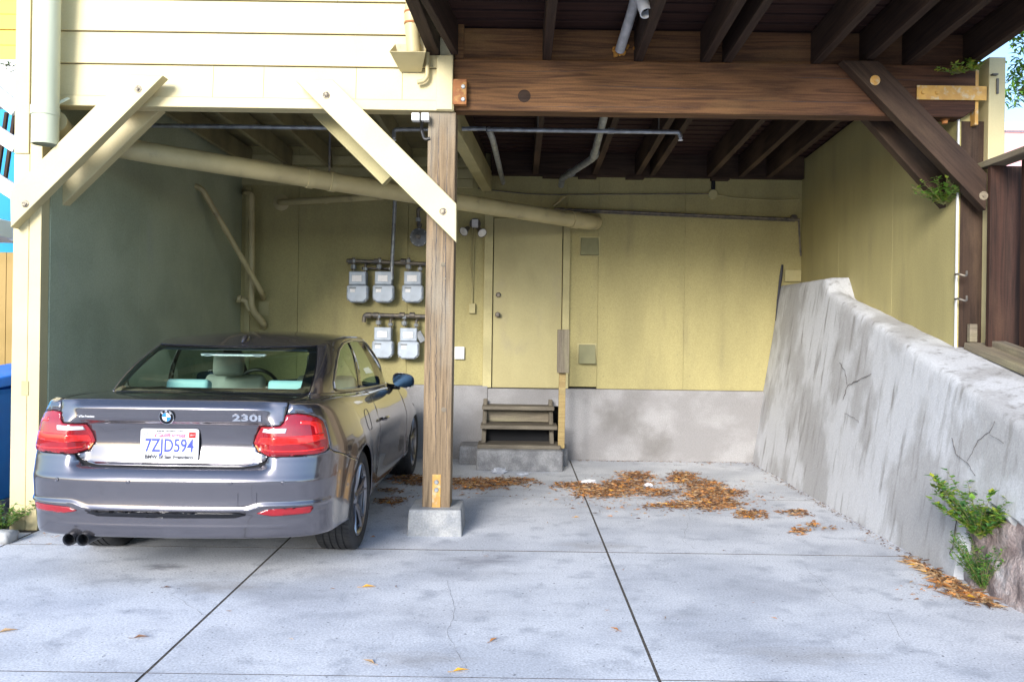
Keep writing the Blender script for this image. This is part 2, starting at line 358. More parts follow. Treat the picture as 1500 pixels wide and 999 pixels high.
# upper wall: lap siding
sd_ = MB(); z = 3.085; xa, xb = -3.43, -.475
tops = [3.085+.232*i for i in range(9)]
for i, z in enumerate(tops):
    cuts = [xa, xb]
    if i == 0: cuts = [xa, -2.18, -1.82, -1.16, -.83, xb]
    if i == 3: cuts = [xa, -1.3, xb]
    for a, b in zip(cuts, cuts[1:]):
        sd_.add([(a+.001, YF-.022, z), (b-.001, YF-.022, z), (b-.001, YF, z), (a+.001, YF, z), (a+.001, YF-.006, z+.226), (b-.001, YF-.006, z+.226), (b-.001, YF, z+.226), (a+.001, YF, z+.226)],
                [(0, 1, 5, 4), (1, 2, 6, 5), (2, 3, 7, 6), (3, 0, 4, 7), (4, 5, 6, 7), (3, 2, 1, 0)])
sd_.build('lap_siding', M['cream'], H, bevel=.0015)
box('upper_wall', (-3.52, -.47, YF, YF+.14, 3.09, 5.2), M['lap_shade'], H)
box('skirt_board', (-3.34, -.462, YF-.03, YF+.10, 3.01, 3.083), M['cream'], H, .004)
box('corner_board', (-.585, -.47, YF-.042, YF+.02, 3.015, 3.40), M['cream'], H, .004)
# timber column at the left corner
cl = MB(); cl.box(-3.55, -3.44, YF-.08, YF+.02, 0, 2.65); cl.box(-3.438, -3.352, YF-.08, YF+.02, 0, 3.05)
cl.build('corner_column', M['cream'], H, bevel=.004)
box('corner_board', (-3.555, -3.452, YF-.075, YF+.05, 2.655, 5.2), M['cream'], H)
# braces
B1 = bar('brace', at(21, 308, 5.64), at(217, 113, 5.64), .185, .09, M['cream'], H, cutp=.09, cutq=-.085)
B2 = bar('brace', at(77, 296, 5.95), at(227, 150, 5.95), .18, .09, M['cream'], H, cutp=.06)
B3 = bar('brace', at(462, 120, 5.66), at(669, 328, 5.66), .19, .08, M['cream'], H, cutp=.09, cutq=-.095)
B4 = bar('brace', at(470, 160, 6.05), at(572, 262, 6.05), .15, .10, M['olive_trim'], H)
def knot(c, parent, r=.03, m='iron', d=(0, -1, 0)):
    return lath('bolt', [(.0001, .012), (.012, .012), (.013, .004), (r, .003), (r+.002, 0)], c, d, M[m], parent, 16)
M['bolt_paint'] = mat('grime on painted bolt', (.42, .36, .26), .8, c2=(.12, .1, .08), scale=(60, 60, 60), lo=.4, hi=.6)
for p, b in ((at(202, 131, 5.594), B1), (at(37, 299, 5.594), B1), (at(478, 140, 5.62), B3), (at(649, 310, 5.62), B3)): knot(p, b, .024, 'bolt_paint')
# bracket lines on the column
mb = MB(); mb.box(-3.475, -3.425, YF-.086, YF-.08, .95, 1.05)
mb.build('latch_plate', M['olive_trim'], H, bevel=.002)
# ================================================================== the deck and its frame
DK = thing('wooden_deck', (.6, 5.8, 0), 'dark stained wooden deck overhead carried by a wide redwood beam and a timber post', 'deck')
BZ0, BZ1 = 3.03, 3.40
P0 = bar('support_post', (-.55, 5.86, .17), (-.545, 5.86, 3.01), .20, .20, M['post'], DK, bevel=.008, side=(0, 1, 0), warp=.0006)
fp = MB(); fp.add([(-.745, 5.66, -.02), (-.355, 5.66, -.02), (-.355, 6.05, -.02), (-.745, 6.05, -.02), (-.735, 5.675, .185), (-.365, 5.675, .185), (-.365, 6.04, .185), (-.735, 6.04, .185)],
                  [(0, 1, 5, 4), (1, 2, 6, 5), (2, 3, 7, 6), (3, 0, 4, 7), (4, 5, 6, 7), (3, 2, 1, 0)])
fp.build('footing', M['pier'], DK, bevel=.012)
pb = box('post_base', (-.578, -.518, 5.752, 5.759, .16, .42), M['ochre'], DK, .001)
for z in (.33, .385): knot(Vector((-.548, 5.752, z-.02)), pb, .015, 'galv')
# checks (cracks) down the post face
ck = MB()
def crackline(mb, pts, w_, y=None, jit=.004):
    P = []
    for i in range(len(pts)-1):
        a, b = Vector(pts[i]), Vector(pts[i+1]); k = max(2, int((b-a).length/.03))
        for j in range(k): P.append(a.lerp(b, j/k)+Vector((random.uniform(-jit, jit), 0, random.uniform(-jit, jit))))
    P.append(Vector(pts[-1]))
    n = len(P); vs = []
    for i, p in enumerate(P):
        t = (P[min(n-1, i+1)]-P[max(0, i-1)]).normalized(); nx = Vector((t.z, 0, -t.x)).normalized() if abs(t.y) < .9 else Vector((0, 0, 1))
        h = w_*math.sin(math.pi*min(.97, max(.03, i/(n-1))))**.5*random.uniform(.5, 1.2)
        vs += [p-nx*h/2, p+nx*h/2]
    mb.add(vs, [(2*i, 2*i+1, 2*i+3, 2*i+2) for i in range(n-1)])
yf = 5.7585
for x0, z0, x1, z1, w_ in ((-.565, 3.0, -.575, 1.75, .006), (-.505, 2.9, -.50, 1.3, .005), (-.60, 2.1, -.61, .8, .004), (-.565, 1.6, -.555, .5, .005), (-.525, 2.5, -.535, 1.1, .003), (-.62, 3.0, -.615, 2.3, .003), (-.48, 1.2, -.485, .4, .003)):
    crackline(ck, [(x0, yf, z0), ((x0+x1)/2+random.uniform(-.006, .006), yf, (z0+z1)/2), (x1, yf, z1)], w_, jit=.0025)
ck.build('timber_checks', M['ink'], P0, fix=False)
for p, r in ((at(649, 388, 5.7575), .016), (at(651, 408, 5.7575), .010), (at(650, 600, 5.7575), .018)):
    lath('knot', [(.0001, 0), (r*.45, .0005), (r*.5, -.0005), (r*.85, .0006), (r, 0)], p, (0, -1, 0), M['greywood'], P0, 18)
BM = bar('main_beam', (-.355, 5.86, (BZ0+BZ1)/2), (1.2, 5.86, (BZ0+BZ1)/2), .37, .14, M['beam'], None, bevel=.006, warp=.0005)
bpy.data.objects.remove(BM)
bmb = MB().poly([(-.47, BZ0), (3.20, BZ0), (3.285, BZ0+.06), (3.285, BZ1), (-.47, BZ1)], 1, 5.79, 5.93)
BM = bmb.build('main_beam', M['beam'], DK, bevel=.006)
# gradual change from orange redwood to a darker tone along the beam
t = M['beam'].node_tree; N = t.nodes; L = t.links; bs = N['Principled BSDF']
gp_ = N.new('ShaderNodeNewGeometry'); sp = N.new('ShaderNodeSeparateXYZ'); L.new(gp_.outputs['Position'], sp.inputs[0])
mr = N.new('ShaderNodeMapRange'); L.new(sp.outputs['X'], mr.inputs[0]); mr.inputs[1].default_value = .8; mr.inputs[2].default_value = 3.0
mx = N.new('ShaderNodeMix'); mx.data_type = 'RGBA'; mx.blend_type = 'MULTIPLY'; mx.inputs[7].default_value = (.42, .38, .52, 1); L.new(mr.outputs[0], mx.inputs[0])
src = bs.inputs['Base Color'].links[0].from_socket; L.new(src, mx.inputs[6]); L.new(mx.outputs[2], bs.inputs['Base Color'])
ck = MB()
for (a, b) in (((.0, 3.06), (1.3, 3.075)), ((.5, 3.22), (1.5, 3.20)), ((1.5, 3.13), (2.7, 3.12)), ((-.3, 3.31), (.6, 3.325)), ((1.9, 3.30), (3.0, 3.29))):
    crackline(ck, [(a[0], 5.7885, a[1]), (b[0], 5.7885, b[1])], .0035, jit=.002)
ck.build('timber_checks', M['ink'], BM, fix=False)
kn = at(768, 141, 5.789)
lath('knot', [(.0001, .001), (.02, .002), (.024, .0), (.04, .002), (.046, 0)], kn, (0, -1, 0), M['beam_dark'], BM, 18)
st = box('strap', (-.48, -.37, 5.725, 5.786, 3.055, 3.235), M['rust'], DK, .004)
for z in (3.09, 3.18): knot(Vector((-.395, 5.725, z)), st, .014, 'galv')
# rim blocks between the joists, joists, boards
rb = MB(); rb.box(-.463, -.40, 5.80, 5.86, BZ1+.004, BZ1+.26)
JX = [-.44, .20, .86, 1.34, 1.50, 2.14, 2.49, 2.80, 3.24]
for a, b in zip(JX, JX[1:]): rb.box(a+.027, b-.027, 5.83, 5.87, BZ1+.004, BZ1+.235)
rb.build('rim_board', M['beam'], DK, bevel=.003)
YN = 4.15
for i, x in enumerate(JX):
    xn = x-.27 if i == 0 else x
    wj = .062 if i else .085
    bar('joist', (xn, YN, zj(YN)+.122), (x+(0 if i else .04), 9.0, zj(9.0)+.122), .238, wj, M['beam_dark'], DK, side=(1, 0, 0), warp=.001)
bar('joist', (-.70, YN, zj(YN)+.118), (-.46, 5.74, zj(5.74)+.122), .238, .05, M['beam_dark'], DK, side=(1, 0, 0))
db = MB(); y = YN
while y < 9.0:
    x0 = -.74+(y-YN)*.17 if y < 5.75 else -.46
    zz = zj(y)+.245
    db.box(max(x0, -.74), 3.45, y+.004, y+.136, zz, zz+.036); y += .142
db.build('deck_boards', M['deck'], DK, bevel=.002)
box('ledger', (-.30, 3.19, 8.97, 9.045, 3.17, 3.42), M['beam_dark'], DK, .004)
for x in (.38, .78, 1.31, 2.26): box('block', (x-.1, x+.1, 8.95, 9.04, 3.145, 3.18), M['beam_dark'], DK, .002)
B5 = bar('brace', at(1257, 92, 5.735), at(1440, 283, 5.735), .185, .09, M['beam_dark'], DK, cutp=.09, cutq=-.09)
B6 = bar('brace', at(1275, 160, 6.06), at(1415, 316, 6.06), .19, .09, M['beam_dark'], DK)
knot(at(1282, 118, 5.688), B5, .034, 'ochre')
knot(at(1441, 287, 5.69), B5, .03, 'greywood')
bar('support_post', (3.318, 5.93, 1.25), (3.318, 5.93, 3.02), .19, .15, M['beam_dark'], DK)
st = box('strap', at(1343, 143, 5.78).x and (at(1343, 143, 5.78).x, at(1445, 143, 5.78).x, 5.777, 5.785, 3.15, 3.252), M['ochre'], DK, .001)
for px in (1352, 1373): knot(Vector((at(px, 132, 5.777).x, 5.777, 3.2)), st, .014, 'ochre')
box('post_cap', (3.287, 3.312, 5.80, 5.92, 2.98, 3.42), M['ochre'], DK, .002)
lath('hanger_bolt', [(.0001, .05), (.02, .05), (.022, .02), (.035, .018), (.035, 0)], at(1384, 172, 5.86), (0, 0, -1), M['rust'], DK, 14)
# white painted post at the right end
WP = thing('painted_post', (3.46, 5.9, 1.15), 'cream painted square post standing beyond the right end of the deck beam', 'post')
box('post_shaft', (3.385, 3.505, 5.80, 5.95, 1.1, 3.47), M['cream'], WP, .005)
lt_ = MB(); c = at(1461, 126, 5.799); lt_.box(c.x-.010, c.x+.006, 5.79, 5.80, c.z-.06, c.z+.05); lt_.box(c.x-.05, c.x-.01, 5.77, 5.80, c.z+.07, c.z+.08); lt_.build('latch', M['iron'], WP)
# ================================================================== retaining wall
RW_ = MB()
def ztopin(y): return 1.985 if y > 7.75 else 1.85-.28*(7.6-y) if y < 7.6 else 1.85+(y-7.6)/.15*.135
def zto(y): return 2.0 if y > 7.75 else 1.87-.235*(7.95-y) if y < 7.6 else 1.79+(y-7.6)/.15*.21
Ys = [2.6+.035*i for i in range(185)]
from mathutils import noise as mno
rows = []
for y in Ys:
    zi, zo = ztopin(y), zto(y)
    xi = 2.67+.30*min(1, zi/1.98)
    if zi < .25: zi = .25
    row = []
    for k in range(37):
        t = k/36; z = -.06+(zi-.05+.06)*t
        x = 2.67+(xi-2.67)*max(0, z)/max(.2, zi)
        x += .007*mno.noise(Vector((y*1.5, z*2, 3)))+.0025*mno.noise(Vector((y*8, z*8, 3)))
        # broken face low down near the front
        e = smooth_(.9, .0, math.hypot((y-4.25)/.75, (z-.15)/.5)) if False else 0
        row.append(Vector((x, y, z)))
    row.append(Vector((xi+.003, y, zi-.018+.006*mno.noise(Vector((y*6, 1, 1))))))
    row.append(Vector((xi+.02, y, zi+.006*mno.noise(Vector((y*6, 1, 1))))))
    row.append(Vector((xi+.10, y, zi+.012+.01*mno.noise(Vector((y*4, 7, 1))))))
    row.append(Vector((3.19, y, zo+.008*mno.noise(Vector((y*5, 4, 1))))))
    row.append(Vector((3.5, y, zo))); row.append(Vector((3.5, y, -.06)))
    rows.append(row)
spall = set()
# spalled pocket near the front: push the face in
for row, y in zip(rows, Ys):
    for v in row[:37]:
        d = (y-4.86)+.14*mno.noise(Vector((v.z*5, 2, 9))); zl = .47+.07*mno.noise(Vector((y*4, 5, 2)))-.1*(y-4.4)
        if d < 0 and v.z < zl: v.x += .035+.035*mno.noise(Vector((y*9, v.z*9, 0))); spall.add(id(v))
nr = len(rows[0]); vs = [v for r_ in rows for v in r_]
fs = [(i*nr+j, i*nr+j+1, (i+1)*nr+j+1, (i+1)*nr+j) for i in range(len(rows)-1) for j in range(nr-1)]+[tuple(range(nr)), tuple(range((len(rows)-1)*nr, len(rows)*nr))[::-1]]
RW_.add(vs, fs)
for q, f_ in enumerate(fs[:-2]):
    if all(id(vs[i]) in spall for i in f_): RW_.mi[q] = 1
M['spall'] = mat('broken pinkish render', (.36, .29, .27), .95, c2=(.20, .15, .14), scale=(9, 9, 9), bump=1, bscale=(22, 22, 22), bdist=.02, c3=(.45, .42, .42), s3=(6, 6, 6), obj=False, fine=.15)
RWO = RW_.build('retaining_wall', [M['retain'], M['spall']], smooth=True); tag(RWO, 'leaning patched grey concrete retaining wall that steps down towards the front', 'retaining wall')
# cracks in the wall face
def facept(px, py, lift=.004):
    "where the pixel ray meets the leaning wall face"
    y = 6.0
    for _ in range(20):
        p = at(px, py, y); zi = max(.25, ztopin(y)); xf = 2.67+.30*min(1, zi/1.98)*max(0, p.z)/max(.2, zi)
        y = y*(xf/p.x) if p.x > .1 else y
    p = at(px, py, y); return Vector((p.x-lift-.006, p.y, p.z))
def facecrack(name, px, w_):
    mb = MB(); P = []
    for a, b in zip(px, px[1:]):
        for j in range(5): P.append(facept(a[0]+(b[0]-a[0])*j/5+random.uniform(-1, 1), a[1]+(b[1]-a[1])*j/5+random.uniform(-1, 1)))
    mb.tube(P, [w_*random.uniform(.4, 1) for _ in P], 5, cap=False)
    return mb.build(name, M['found_dark'], RWO)
M['found_dark'] = mat('dark crack', (.10, .09, .085), .95)
facecrack('crack', [(1237, 585), (1243, 565), (1258, 558), (1284, 546)], .0035)
facecrack('crack', [(1243, 562), (1240, 545), (1230, 527)], .003)
facecrack('crack', [(1396, 640), (1403, 665), (1420, 680), (1432, 700)], .0025)
facecrack('crack', [(1420, 675), (1436, 645), (1452, 632), (1462, 612)], .0025)
facecrack('crack', [(1452, 636), (1478, 652)], .002)
facecrack('crack', [(1240, 605), (1252, 612), (1262, 620)], .002)
facecrack('crack', [(1404, 745), (1402, 775), (1398, 800), (1392, 815)], .007)
# gap where the wall meets the house siding
gap = MB(); gap.tube([at(1146, 388, 9.02), at(1144, 405, 9.02), at(1139, 440, 9.02), at(1136, 470, 9.0)], [.012, .018, .009, .003], 6)
gap.build('siding_gap', M['ink'], H)
box('siding_offcut', (3.01, 3.19, 9.01, 9.045, 2.03, 2.16), M['olive_trim'], H)
# ================================================================== steps
M['tread'] = wood('worn step boards', (.17, .145, .11), (.085, .072, .055), (.22, .19, .14), ax=0)
ST = thing('steps', (.13, 8.5, 0), 'three worn wooden treads over a broken concrete block below the olive door', 'steps')
cb = MB(); cb.box(at(697, 690, 8.27).x, at(825, 690, 8.27).x, 8.27, 8.62, -.02, .215); M['oldblock'] = mat('old dark concrete', (.17, .17, .175), .95, c2=(.27, .27, .27), scale=(8, 8, 8), bump=1, bscale=(25, 25, 25), bdist=.015, fine=.2, obj=False)
o = cb.build('concrete_block', M['oldblock'], ST, bevel=.03)
cb = MB(); cb.box(at(672, 672, 8.65).x, .58, 8.62, 9.0, -.02, .20); cb.build('concrete_block', M['oldblock'], ST, bevel=.03)
for y0, y1, z, xa_, xb_ in ((8.36, 8.68, .235, 700, 822), (8.50, 8.82, .42, 704, 817), (8.72, 9.0, .60, 706, 812)):
    a = at(xa_, 600, y0).x; b = at(xb_, 600, y0).x
    bar('tread', (a, (y0+y1)/2, z), (b, (y0+y1)/2, z), .04, y1-y0, M['tread'], ST, warp=.002)
for x in (-.32, .40): bar('stringer', (x, 8.52, .22), (x, 8.98, .64), .12, .045, M['tread'], ST, side=(1, 0, 0))
box('riser', (-.32, .40, 8.86, 8.88, .44, .59), M['greywood'], ST)
box('riser', (-.31, .40, 8.72, 8.74, .22, .38), M['dark'], ST)
hp = at(822, 655, 8.42)
M['hpost'] = wood('ochre weathered post', (.42, .31, .13), (.30, .21, .09), (.38, .34, .18), ax=2)
bar('handrail_post', (hp.x, 8.44, .22), (hp.x+.005, 8.44, 1.40), .07, .055, M['hpost'], ST, side=(0, 1, 0))
bar('handrail', at(823, 482, 8.40)+Vector((0, .0, -.02)), at(824, 482, 8.40)+Vector((0, .55, .30)), .05, .135, M['greywood'], ST, side=(1, 0, 0))
bpy.data.objects.remove(COL.objects['handrail'])
bar('handrail', (hp.x+.005, 8.38, 1.01), (hp.x+.005, 8.38, 1.46), .125, .055, M['greywood'], ST, side=(0, 1, 0), bevel=.006)
# ================================================================== pipes
def T1(name, pts, r, m, label, cat='pipe', bend=.08, n=14, group=None):
    return tag(tube(name, pts, r, M[m], n=n, bend=bend), label, cat, group)
dp = thing('downspout', (-3.28, 5.6, 2.7), 'thick pale green downpipe with a cut lower end beside the left corner board', 'downspout')
MB().lathe([(.078, 0), (.086, 0), (.086, 2.5), (.078, 2.5)], 28, Matrix.Translation(at(66, 212, 5.60))).build('pipe', M['pipe_green'], dp, smooth=True)
MB().lathe([(.0865, .0), (.092, .0), (.092, .06), (.0865, .06)], 28, Matrix.Translation(at(66, 170, 5.60))).build('coupling', M['pipe_green'], dp, smooth=True)
o = MB().lathe([(.0001, .05), (.078, .05)], 28, Matrix.Translation(at(66, 212, 5.60))).build('bore', M['dark'], dp)
bar('bracket', at(80, 154, 5.60), at(101, 144, 5.70), .025, .008, M['pipe_green'], dp)
bigp = thing('drain_pipe', (-1, 7.5, 2.7), 'large olive drain pipe sloping from the left corner to the rear wall above the door', 'pipe')
pts = [at(80, 178, 5.72), at(96, 200, 5.95), at(205, 222, 6.25), at(862, 326, 8.86), at(872, 326, 9.04)]
tube('pipe', pts, .082, M['pipe_olive'], bigp, 24, bend=.12)
A, Bp = pts[2], pts[3]
for t in (.30, .345): lath('coupling', [(.083, -.03), (.090, -.028), (.090, .028), (.083, .03)], A.lerp(Bp, t), Bp-A, M['pipe_olive'], bigp, 24)
lath('coupling', [(.083, -.05), (.091, -.048), (.091, .048), (.083, .05)], A.lerp(Bp, .955), Bp-A, M['pipe_olive'], bigp, 24)
c = A.lerp(Bp, .34); bar('hanger', c+Vector((0, 0, .08)), c+Vector((0, 0, .66)), .02, .004, M['iron'], bigp)
o = T1('branch_pipe', [at(410, 297, 9.04), at(412, 297, 8.92), at(560, 288, 8.2)], .036, 'pipe_olive', 'thinner olive pipe from a round wall plate joining the big drain pipe', bend=.05)
c = at(412, 297, 9.046); o2 = lath('wall_plate', [(.036, .0), (.036, .012), (.085, .006), (.092, 0)], c, (0, -1, 0), M['pipe_olive'], None); par(o2, o)
lath('coupling', [(.037, -.02), (.043, -.02), (.043, .02), (.037, .02)], at(478, 293, 8.6), at(560, 288, 8.2)-at(412, 297, 8.92), M['pipe_olive'], o)
# sprinkler lines
o = T1('sprinkler_pipe', [at(190, 184, 6.9), at(505, 188, 6.9)], .019, 'galv', 'long grey overhead pipe running level across the left bay')
o = thing('sprinkler_pipe', at(640, 188, 6.8), 'grey overhead pipe passing behind the timber post to a small nozzle', 'pipe')
tube('pipe', [at(577, 202, 6.8), at(577, 190, 6.8), at(712, 189, 6.8)], .018, M['galv'], o, bend=.03)
lath('nozzle', [(.006, 0), (.012, .01), (.012, .03), (.02, .035), (.02, .04), (.0001, .045)], at(577, 199, 6.8), (0, 0, -1), M['white'], o, 12)
o = thing('sprinkler_pipe', at(850, 192, 6.6), 'grey overhead pipe across the right bay ending in a sprinkler head', 'pipe')
tube('pipe', [at(714, 190, 6.6), at(995, 194, 6.6), at(997, 202, 6.6)], .018, M['galv'], o, bend=.03)
tube('pipe', [at(716, 190, 6.6), at(722, 205, 6.75), at(737, 268, 8.9)], .026, M['galv'], o, bend=.05)
lath('nozzle', [(.006, 0), (.012, .01), (.012, .03), (.02, .035), (.02, .04), (.0001, .045)], at(997, 199, 6.6), (0, 0, -1), M['white'], o, 12)
for px in (788, 965): tube('hanger', [at(px, 192, 6.6), at(px, 192, 6.6)+Vector((0, 0, .30))], .006, M['iron'], o, 6)
for t_, (px, py) in ((0, (895, 192)),): lath('coupling', [(.019, -.025), (.024, -.025), (.024, .025), (.019, .025)], at(px, py, 6.6), (1, 0, 0), M['galv'], o, 14)
o = thing('waste_pipe', at(865, 230, 7.4), 'grey plastic waste pipe bending down between the dark joists', 'pipe')
tube('pipe', [at(889, 150, 6.4), at(884, 175, 6.7), at(869, 232, 7.7), at(823, 262, 8.7), at(822, 272, 8.85)], .033, M['galv'], o, bend=.06)
lath('coupling', [(.034, -.05), (.042, -.05), (.042, .05), (.034, .05)], at(871, 226, 7.62), at(869, 232, 7.7)-at(884, 175, 6.7), M['galv'], o)
lath('coupling', [(.034, -.04), (.042, -.04), (.042, .04), (.034, .04)], at(836, 254, 8.45), at(823, 262, 8.7)-at(869, 232, 7.7), M['galv'], o)
M['pvc'] = mat('white plastic pipe', (.75, .76, .78), .35, c2=(.65, .66, .68), scale=(8, 8, 8)); M['pvc_grey'] = mat('dusty plastic pipe', (.50, .49, .48), .6, c2=(.36, .35, .34), scale=(14, 14, 14))
o = thing('white_pipe', at(945, 15, 5.2), 'short white plastic pipe with an open end under the front of the deck', 'pipe')
a, b = at(947, 20, 5.15), at(925, -40, 5.35)
lath('pipe', [(.036, .0), (.042, 0), (.042, -.5), (.036, -.5), (.036, 0)], a, a-b, M['pvc'], o, 24)
lath('bore', [(.0001, -.06), (.036, -.06)], a, a-b, M['dark'], o, 24)
o = thing('foam_sealed_pipe', at(918, 40, 5.7), 'dusty white pipe sealed with orange foam where it meets the rim board', 'pipe')
tube('pipe', [at(938, -30, 5.25), at(925, 20, 5.5), at(908, 74, 5.80)], .035, M['pvc_grey'], o, 18, bend=.03)
fm = MB()
for i in range(26):
    c = at(908+random.gauss(0, 5), 76+random.gauss(0, 4), 5.81); r = random.uniform(.008, .02)
    fm.lathe([(.0001, -r), (r*.7, -r*.7), (r, 0), (r*.7, r*.7), (.0001, r)], 8, Matrix.Translation(c))
fm.build('sealing_foam', M['foam'], o, smooth=True)
# left wall pipes
T1('diagonal_pipe', [at(286, 273, 7.95), at(296, 277, 7.95), at(383, 428, 8.75), at(386, 437, 9.02)], .028, 'pipe_olive', 'olive pipe slanting down from the grey green wall to the rear wall', bend=.06)
o = thing('standpipe', at(366, 380, 8.85), 'upright olive pipe with a capped valve elbow in the rear left corner', 'pipe')
tube('pipe', [at(360, 283, 9.04), at(362, 283, 8.85), at(368, 285, 8.82), at(368, 452, 8.82), at(386, 474, 8.92), at(386, 479, 9.04)], .036, M['pipe_olive'], o, 16, bend=.08)
tube('elbow', [at(350, 438, 8.80), at(360, 440, 8.83), at(366, 455, 8.84)], .032, M['pipe_olive'], o, bend=.04)
lath('valve_cap', [(.0001, .03), (.03, .03), (.045, .02), (.045, -.01), (.03, -.02)], at(351, 438, 8.80), (-1, -.3, .3), M['pipe_olive'], o)
box('cleanout_cover', (at(379, 450, 9.04).x, at(394, 450, 9.04).x, 9.035, 9.049, at(386, 462, 9.04).z, at(386, 442, 9.04).z), M['olive_trim'], H, .003)
# ================================================================== gas meters
def inh(p, q): return p+q
GM = thing('gas_meter', (0, 0, 0), 'x', 'gas meter', 'grey gas meters on the rear wall')
g0 = MB(); g0.box(-.095, .095, -.16, -.04, .0, .148); g0.build('housing', M['meter'], GM, bevel=.012, seg=3)
def oct_(w_, h_, c_, zc): return [(-w_+c_, zc-h_), (w_-c_, zc-h_), (w_, zc-h_+c_), (w_, zc+h_-c_*.4), (w_-c_*.4, zc+h_), (-w_+c_*.4, zc+h_), (-w_, zc+h_-c_*.4), (-w_, zc-h_+c_)]
g1 = MB().poly(oct_(.118, .098, .045, -.100), 1, -.155, -.05); g1.build('diaphragm_case', M['meter'], GM, bevel=.015, seg=3)
g1 = MB().poly(oct_(.108, .088, .04, -.100), 1, -.172, -.150); cv = g1.build('front_cover', M['meter'], GM, bevel=.008, seg=2)
for x, z in ((-.1, -.03), (.1, -.03), (-.1, -.17), (.1, -.17), (0, -.182), (-.105, -.10), (.105, -.10)): lath('screw', [(.0001, .006), (.006, .006), (.007, 0)], (x, -.170, z), (0, -1, 0), M['galv'], cv, 8)
box('index_window', (-.06, .05, -.168, -.159, .035, .105), M['label'], GM, .004)
box('badge', (-.075, -.02, -.176, -.171, -.085, -.05), M['label'], GM, .001)
box('badge', (-.085, -.01, -.176, -.171, -.045, -.028), M['meter_dark'], GM, .001)
tube('inlet_pipe', [(-.055, -.10, .16), (-.055, -.10, .30)], .018, M['iron'], GM, 14)
lath('union_nut', [(.019, -.022), (.032, -.02), (.032, .02), (.019, .022)], (-.055, -.10, .20), (0, 0, 1), M['galv'], GM, 8)
lath('union_nut', [(.019, -.016), (.027, -.014), (.027, .014), (.019, .016)], (-.055, -.10, .265), (0, 0, 1), M['galv'], GM, 8)
tube('outlet_pipe', [(.075, -.09, .15), (.075, -.09, .235), (.10, -.03, .25), (.10, .0, .25)], .016, M['iron'], GM, 14, bend=.03)
lath('union_nut', [(.017, -.016), (.028, -.014), (.028, .014), (.017, .016)], (.075, -.09, .18), (0, 0, 1), M['galv'], GM, 8)
def copy_thing(o, loc, label):
    c = o.copy(); COL.objects.link(c); c.location = loc; c['label'] = label
    for ch in list(o.children):
        d = ch.copy(); COL.objects.link(d); d.parent = c
        for g_ in list(ch.children):
            e = g_.copy(); COL.objects.link(e); e.parent = d
    return c
mets = [(523, 417, 'leftmost gas meter of the upper row of three'), (561, 417, 'middle gas meter of the upper row of three'), (604, 417, 'right gas meter of the upper row, nearest the timber post'),
        (560, 499, 'left gas meter of the lower pair, just above the car roof'), (598, 500, 'right gas meter of the lower pair with a dark tag beside it')]
for i, (px, py, lb_) in enumerate(mets):
    p = at(px, py, 8.87)
    if i == 0: loc0 = Vector((p.x, YB-.012, p.z)); GM['label'] = lb_
    else: copy_thing(GM, Vector((p.x, YB-.012, p.z)), lb_)
GM.location = loc0
yM = 8.94
o = thing('gas_manifold', at(570, 384, yM), 'upper dark gas pipe feeding the row of three meters', 'gas pipe')
tube('pipe', [at(508, 382, yM), at(629, 387, yM)], .022, M['iron'], o)
tube('pipe', [at(530, 393, 9.0), at(575, 394, 9.0)], .014, M['iron'], o)
for px in (514, 552, 591): lath('tee', [(.023, -.03), (.031, -.028), (.031, .028), (.023, .03)], at(px, 383, yM), (1, 0, 0), M['iron'], o, 14)
o = thing('gas_manifold', at(590, 462, yM), 'lower dark gas pipe feeding the pair of meters', 'gas pipe')
tube('pipe', [at(533, 472, yM), at(534, 461, yM), at(629, 464, yM)], .024, M['iron'], o, bend=.03)
for px in (540, 551, 589, 604): lath('tee', [(.025, -.03), (.034, -.028), (.034, .028), (.025, .03)], at(px, 462, yM), (1, 0, 0), M['iron'], o, 14)
T1('conduit', [at(579, 285, 8.9), at(574, 392, 8.9), at(574, 410, 8.9)], .022, 'galv', 'upright galvanised conduit running down to the middle upper meter', 'conduit', bend=.02)
c = at(612, 486, 8.9); o = tag(bar('meter_tag', c, c+Vector((.06, 0, -.11)), .07, .01, M['meter_dark']), 'dark tilted metal tag beside the lower right meter', 'tag')
# regulator
c = at(614, 348, 8.88)
RG = thing('gas_regulator', c, 'round dark grey gas regulator hanging from a short pipe by the post', 'regulator')
lath('diaphragm_body', [(.0001, .05), (.04, .048), (.06, .03), (.098, .02), (.102, .012), (.102, -.012), (.098, -.02), (.06, -.04), (.0001, -.06)], c, (0, -1, 0), M['meter_dark'], RG, 36)
lath('centre_cap', [(.0001, .085), (.022, .083), (.026, .045)], c, (0, -1, 0), M['iron'], RG, 20)
for i in range(8):
    a = 2*math.pi*i/8; lath('screw', [(.0001, .02), (.008, .02), (.008, -.02)], c+Vector((.09*math.cos(a), -.012, .09*math.sin(a))), (0, -1, 0), M['galv'], RG, 8)
tube('pipe', [c+Vector((0, 0, .09)), at(612, 306, 8.88), at(629, 305, 8.88)], .02, M['iron'], RG, bend=.03)
lath('union_nut', [(.02, -.02), (.03, -.02), (.03, .02), (.02, .02)], at(613, 322, 8.88), (0, 0, 1), M['galv'], RG, 8)
lath('union_nut', [(.02, -.02), (.03, -.02), (.03, .02), (.02, .02)], at(614, 330, 8.88), (0, 0, 1), M['iron'], RG, 8)
# pipe stub right of the post
T1('pipe_stub', [at(676, 306, 8.9), at(692, 308, 8.9)], .014, 'iron', 'short dark pipe stub just right of the timber post', bend=0)
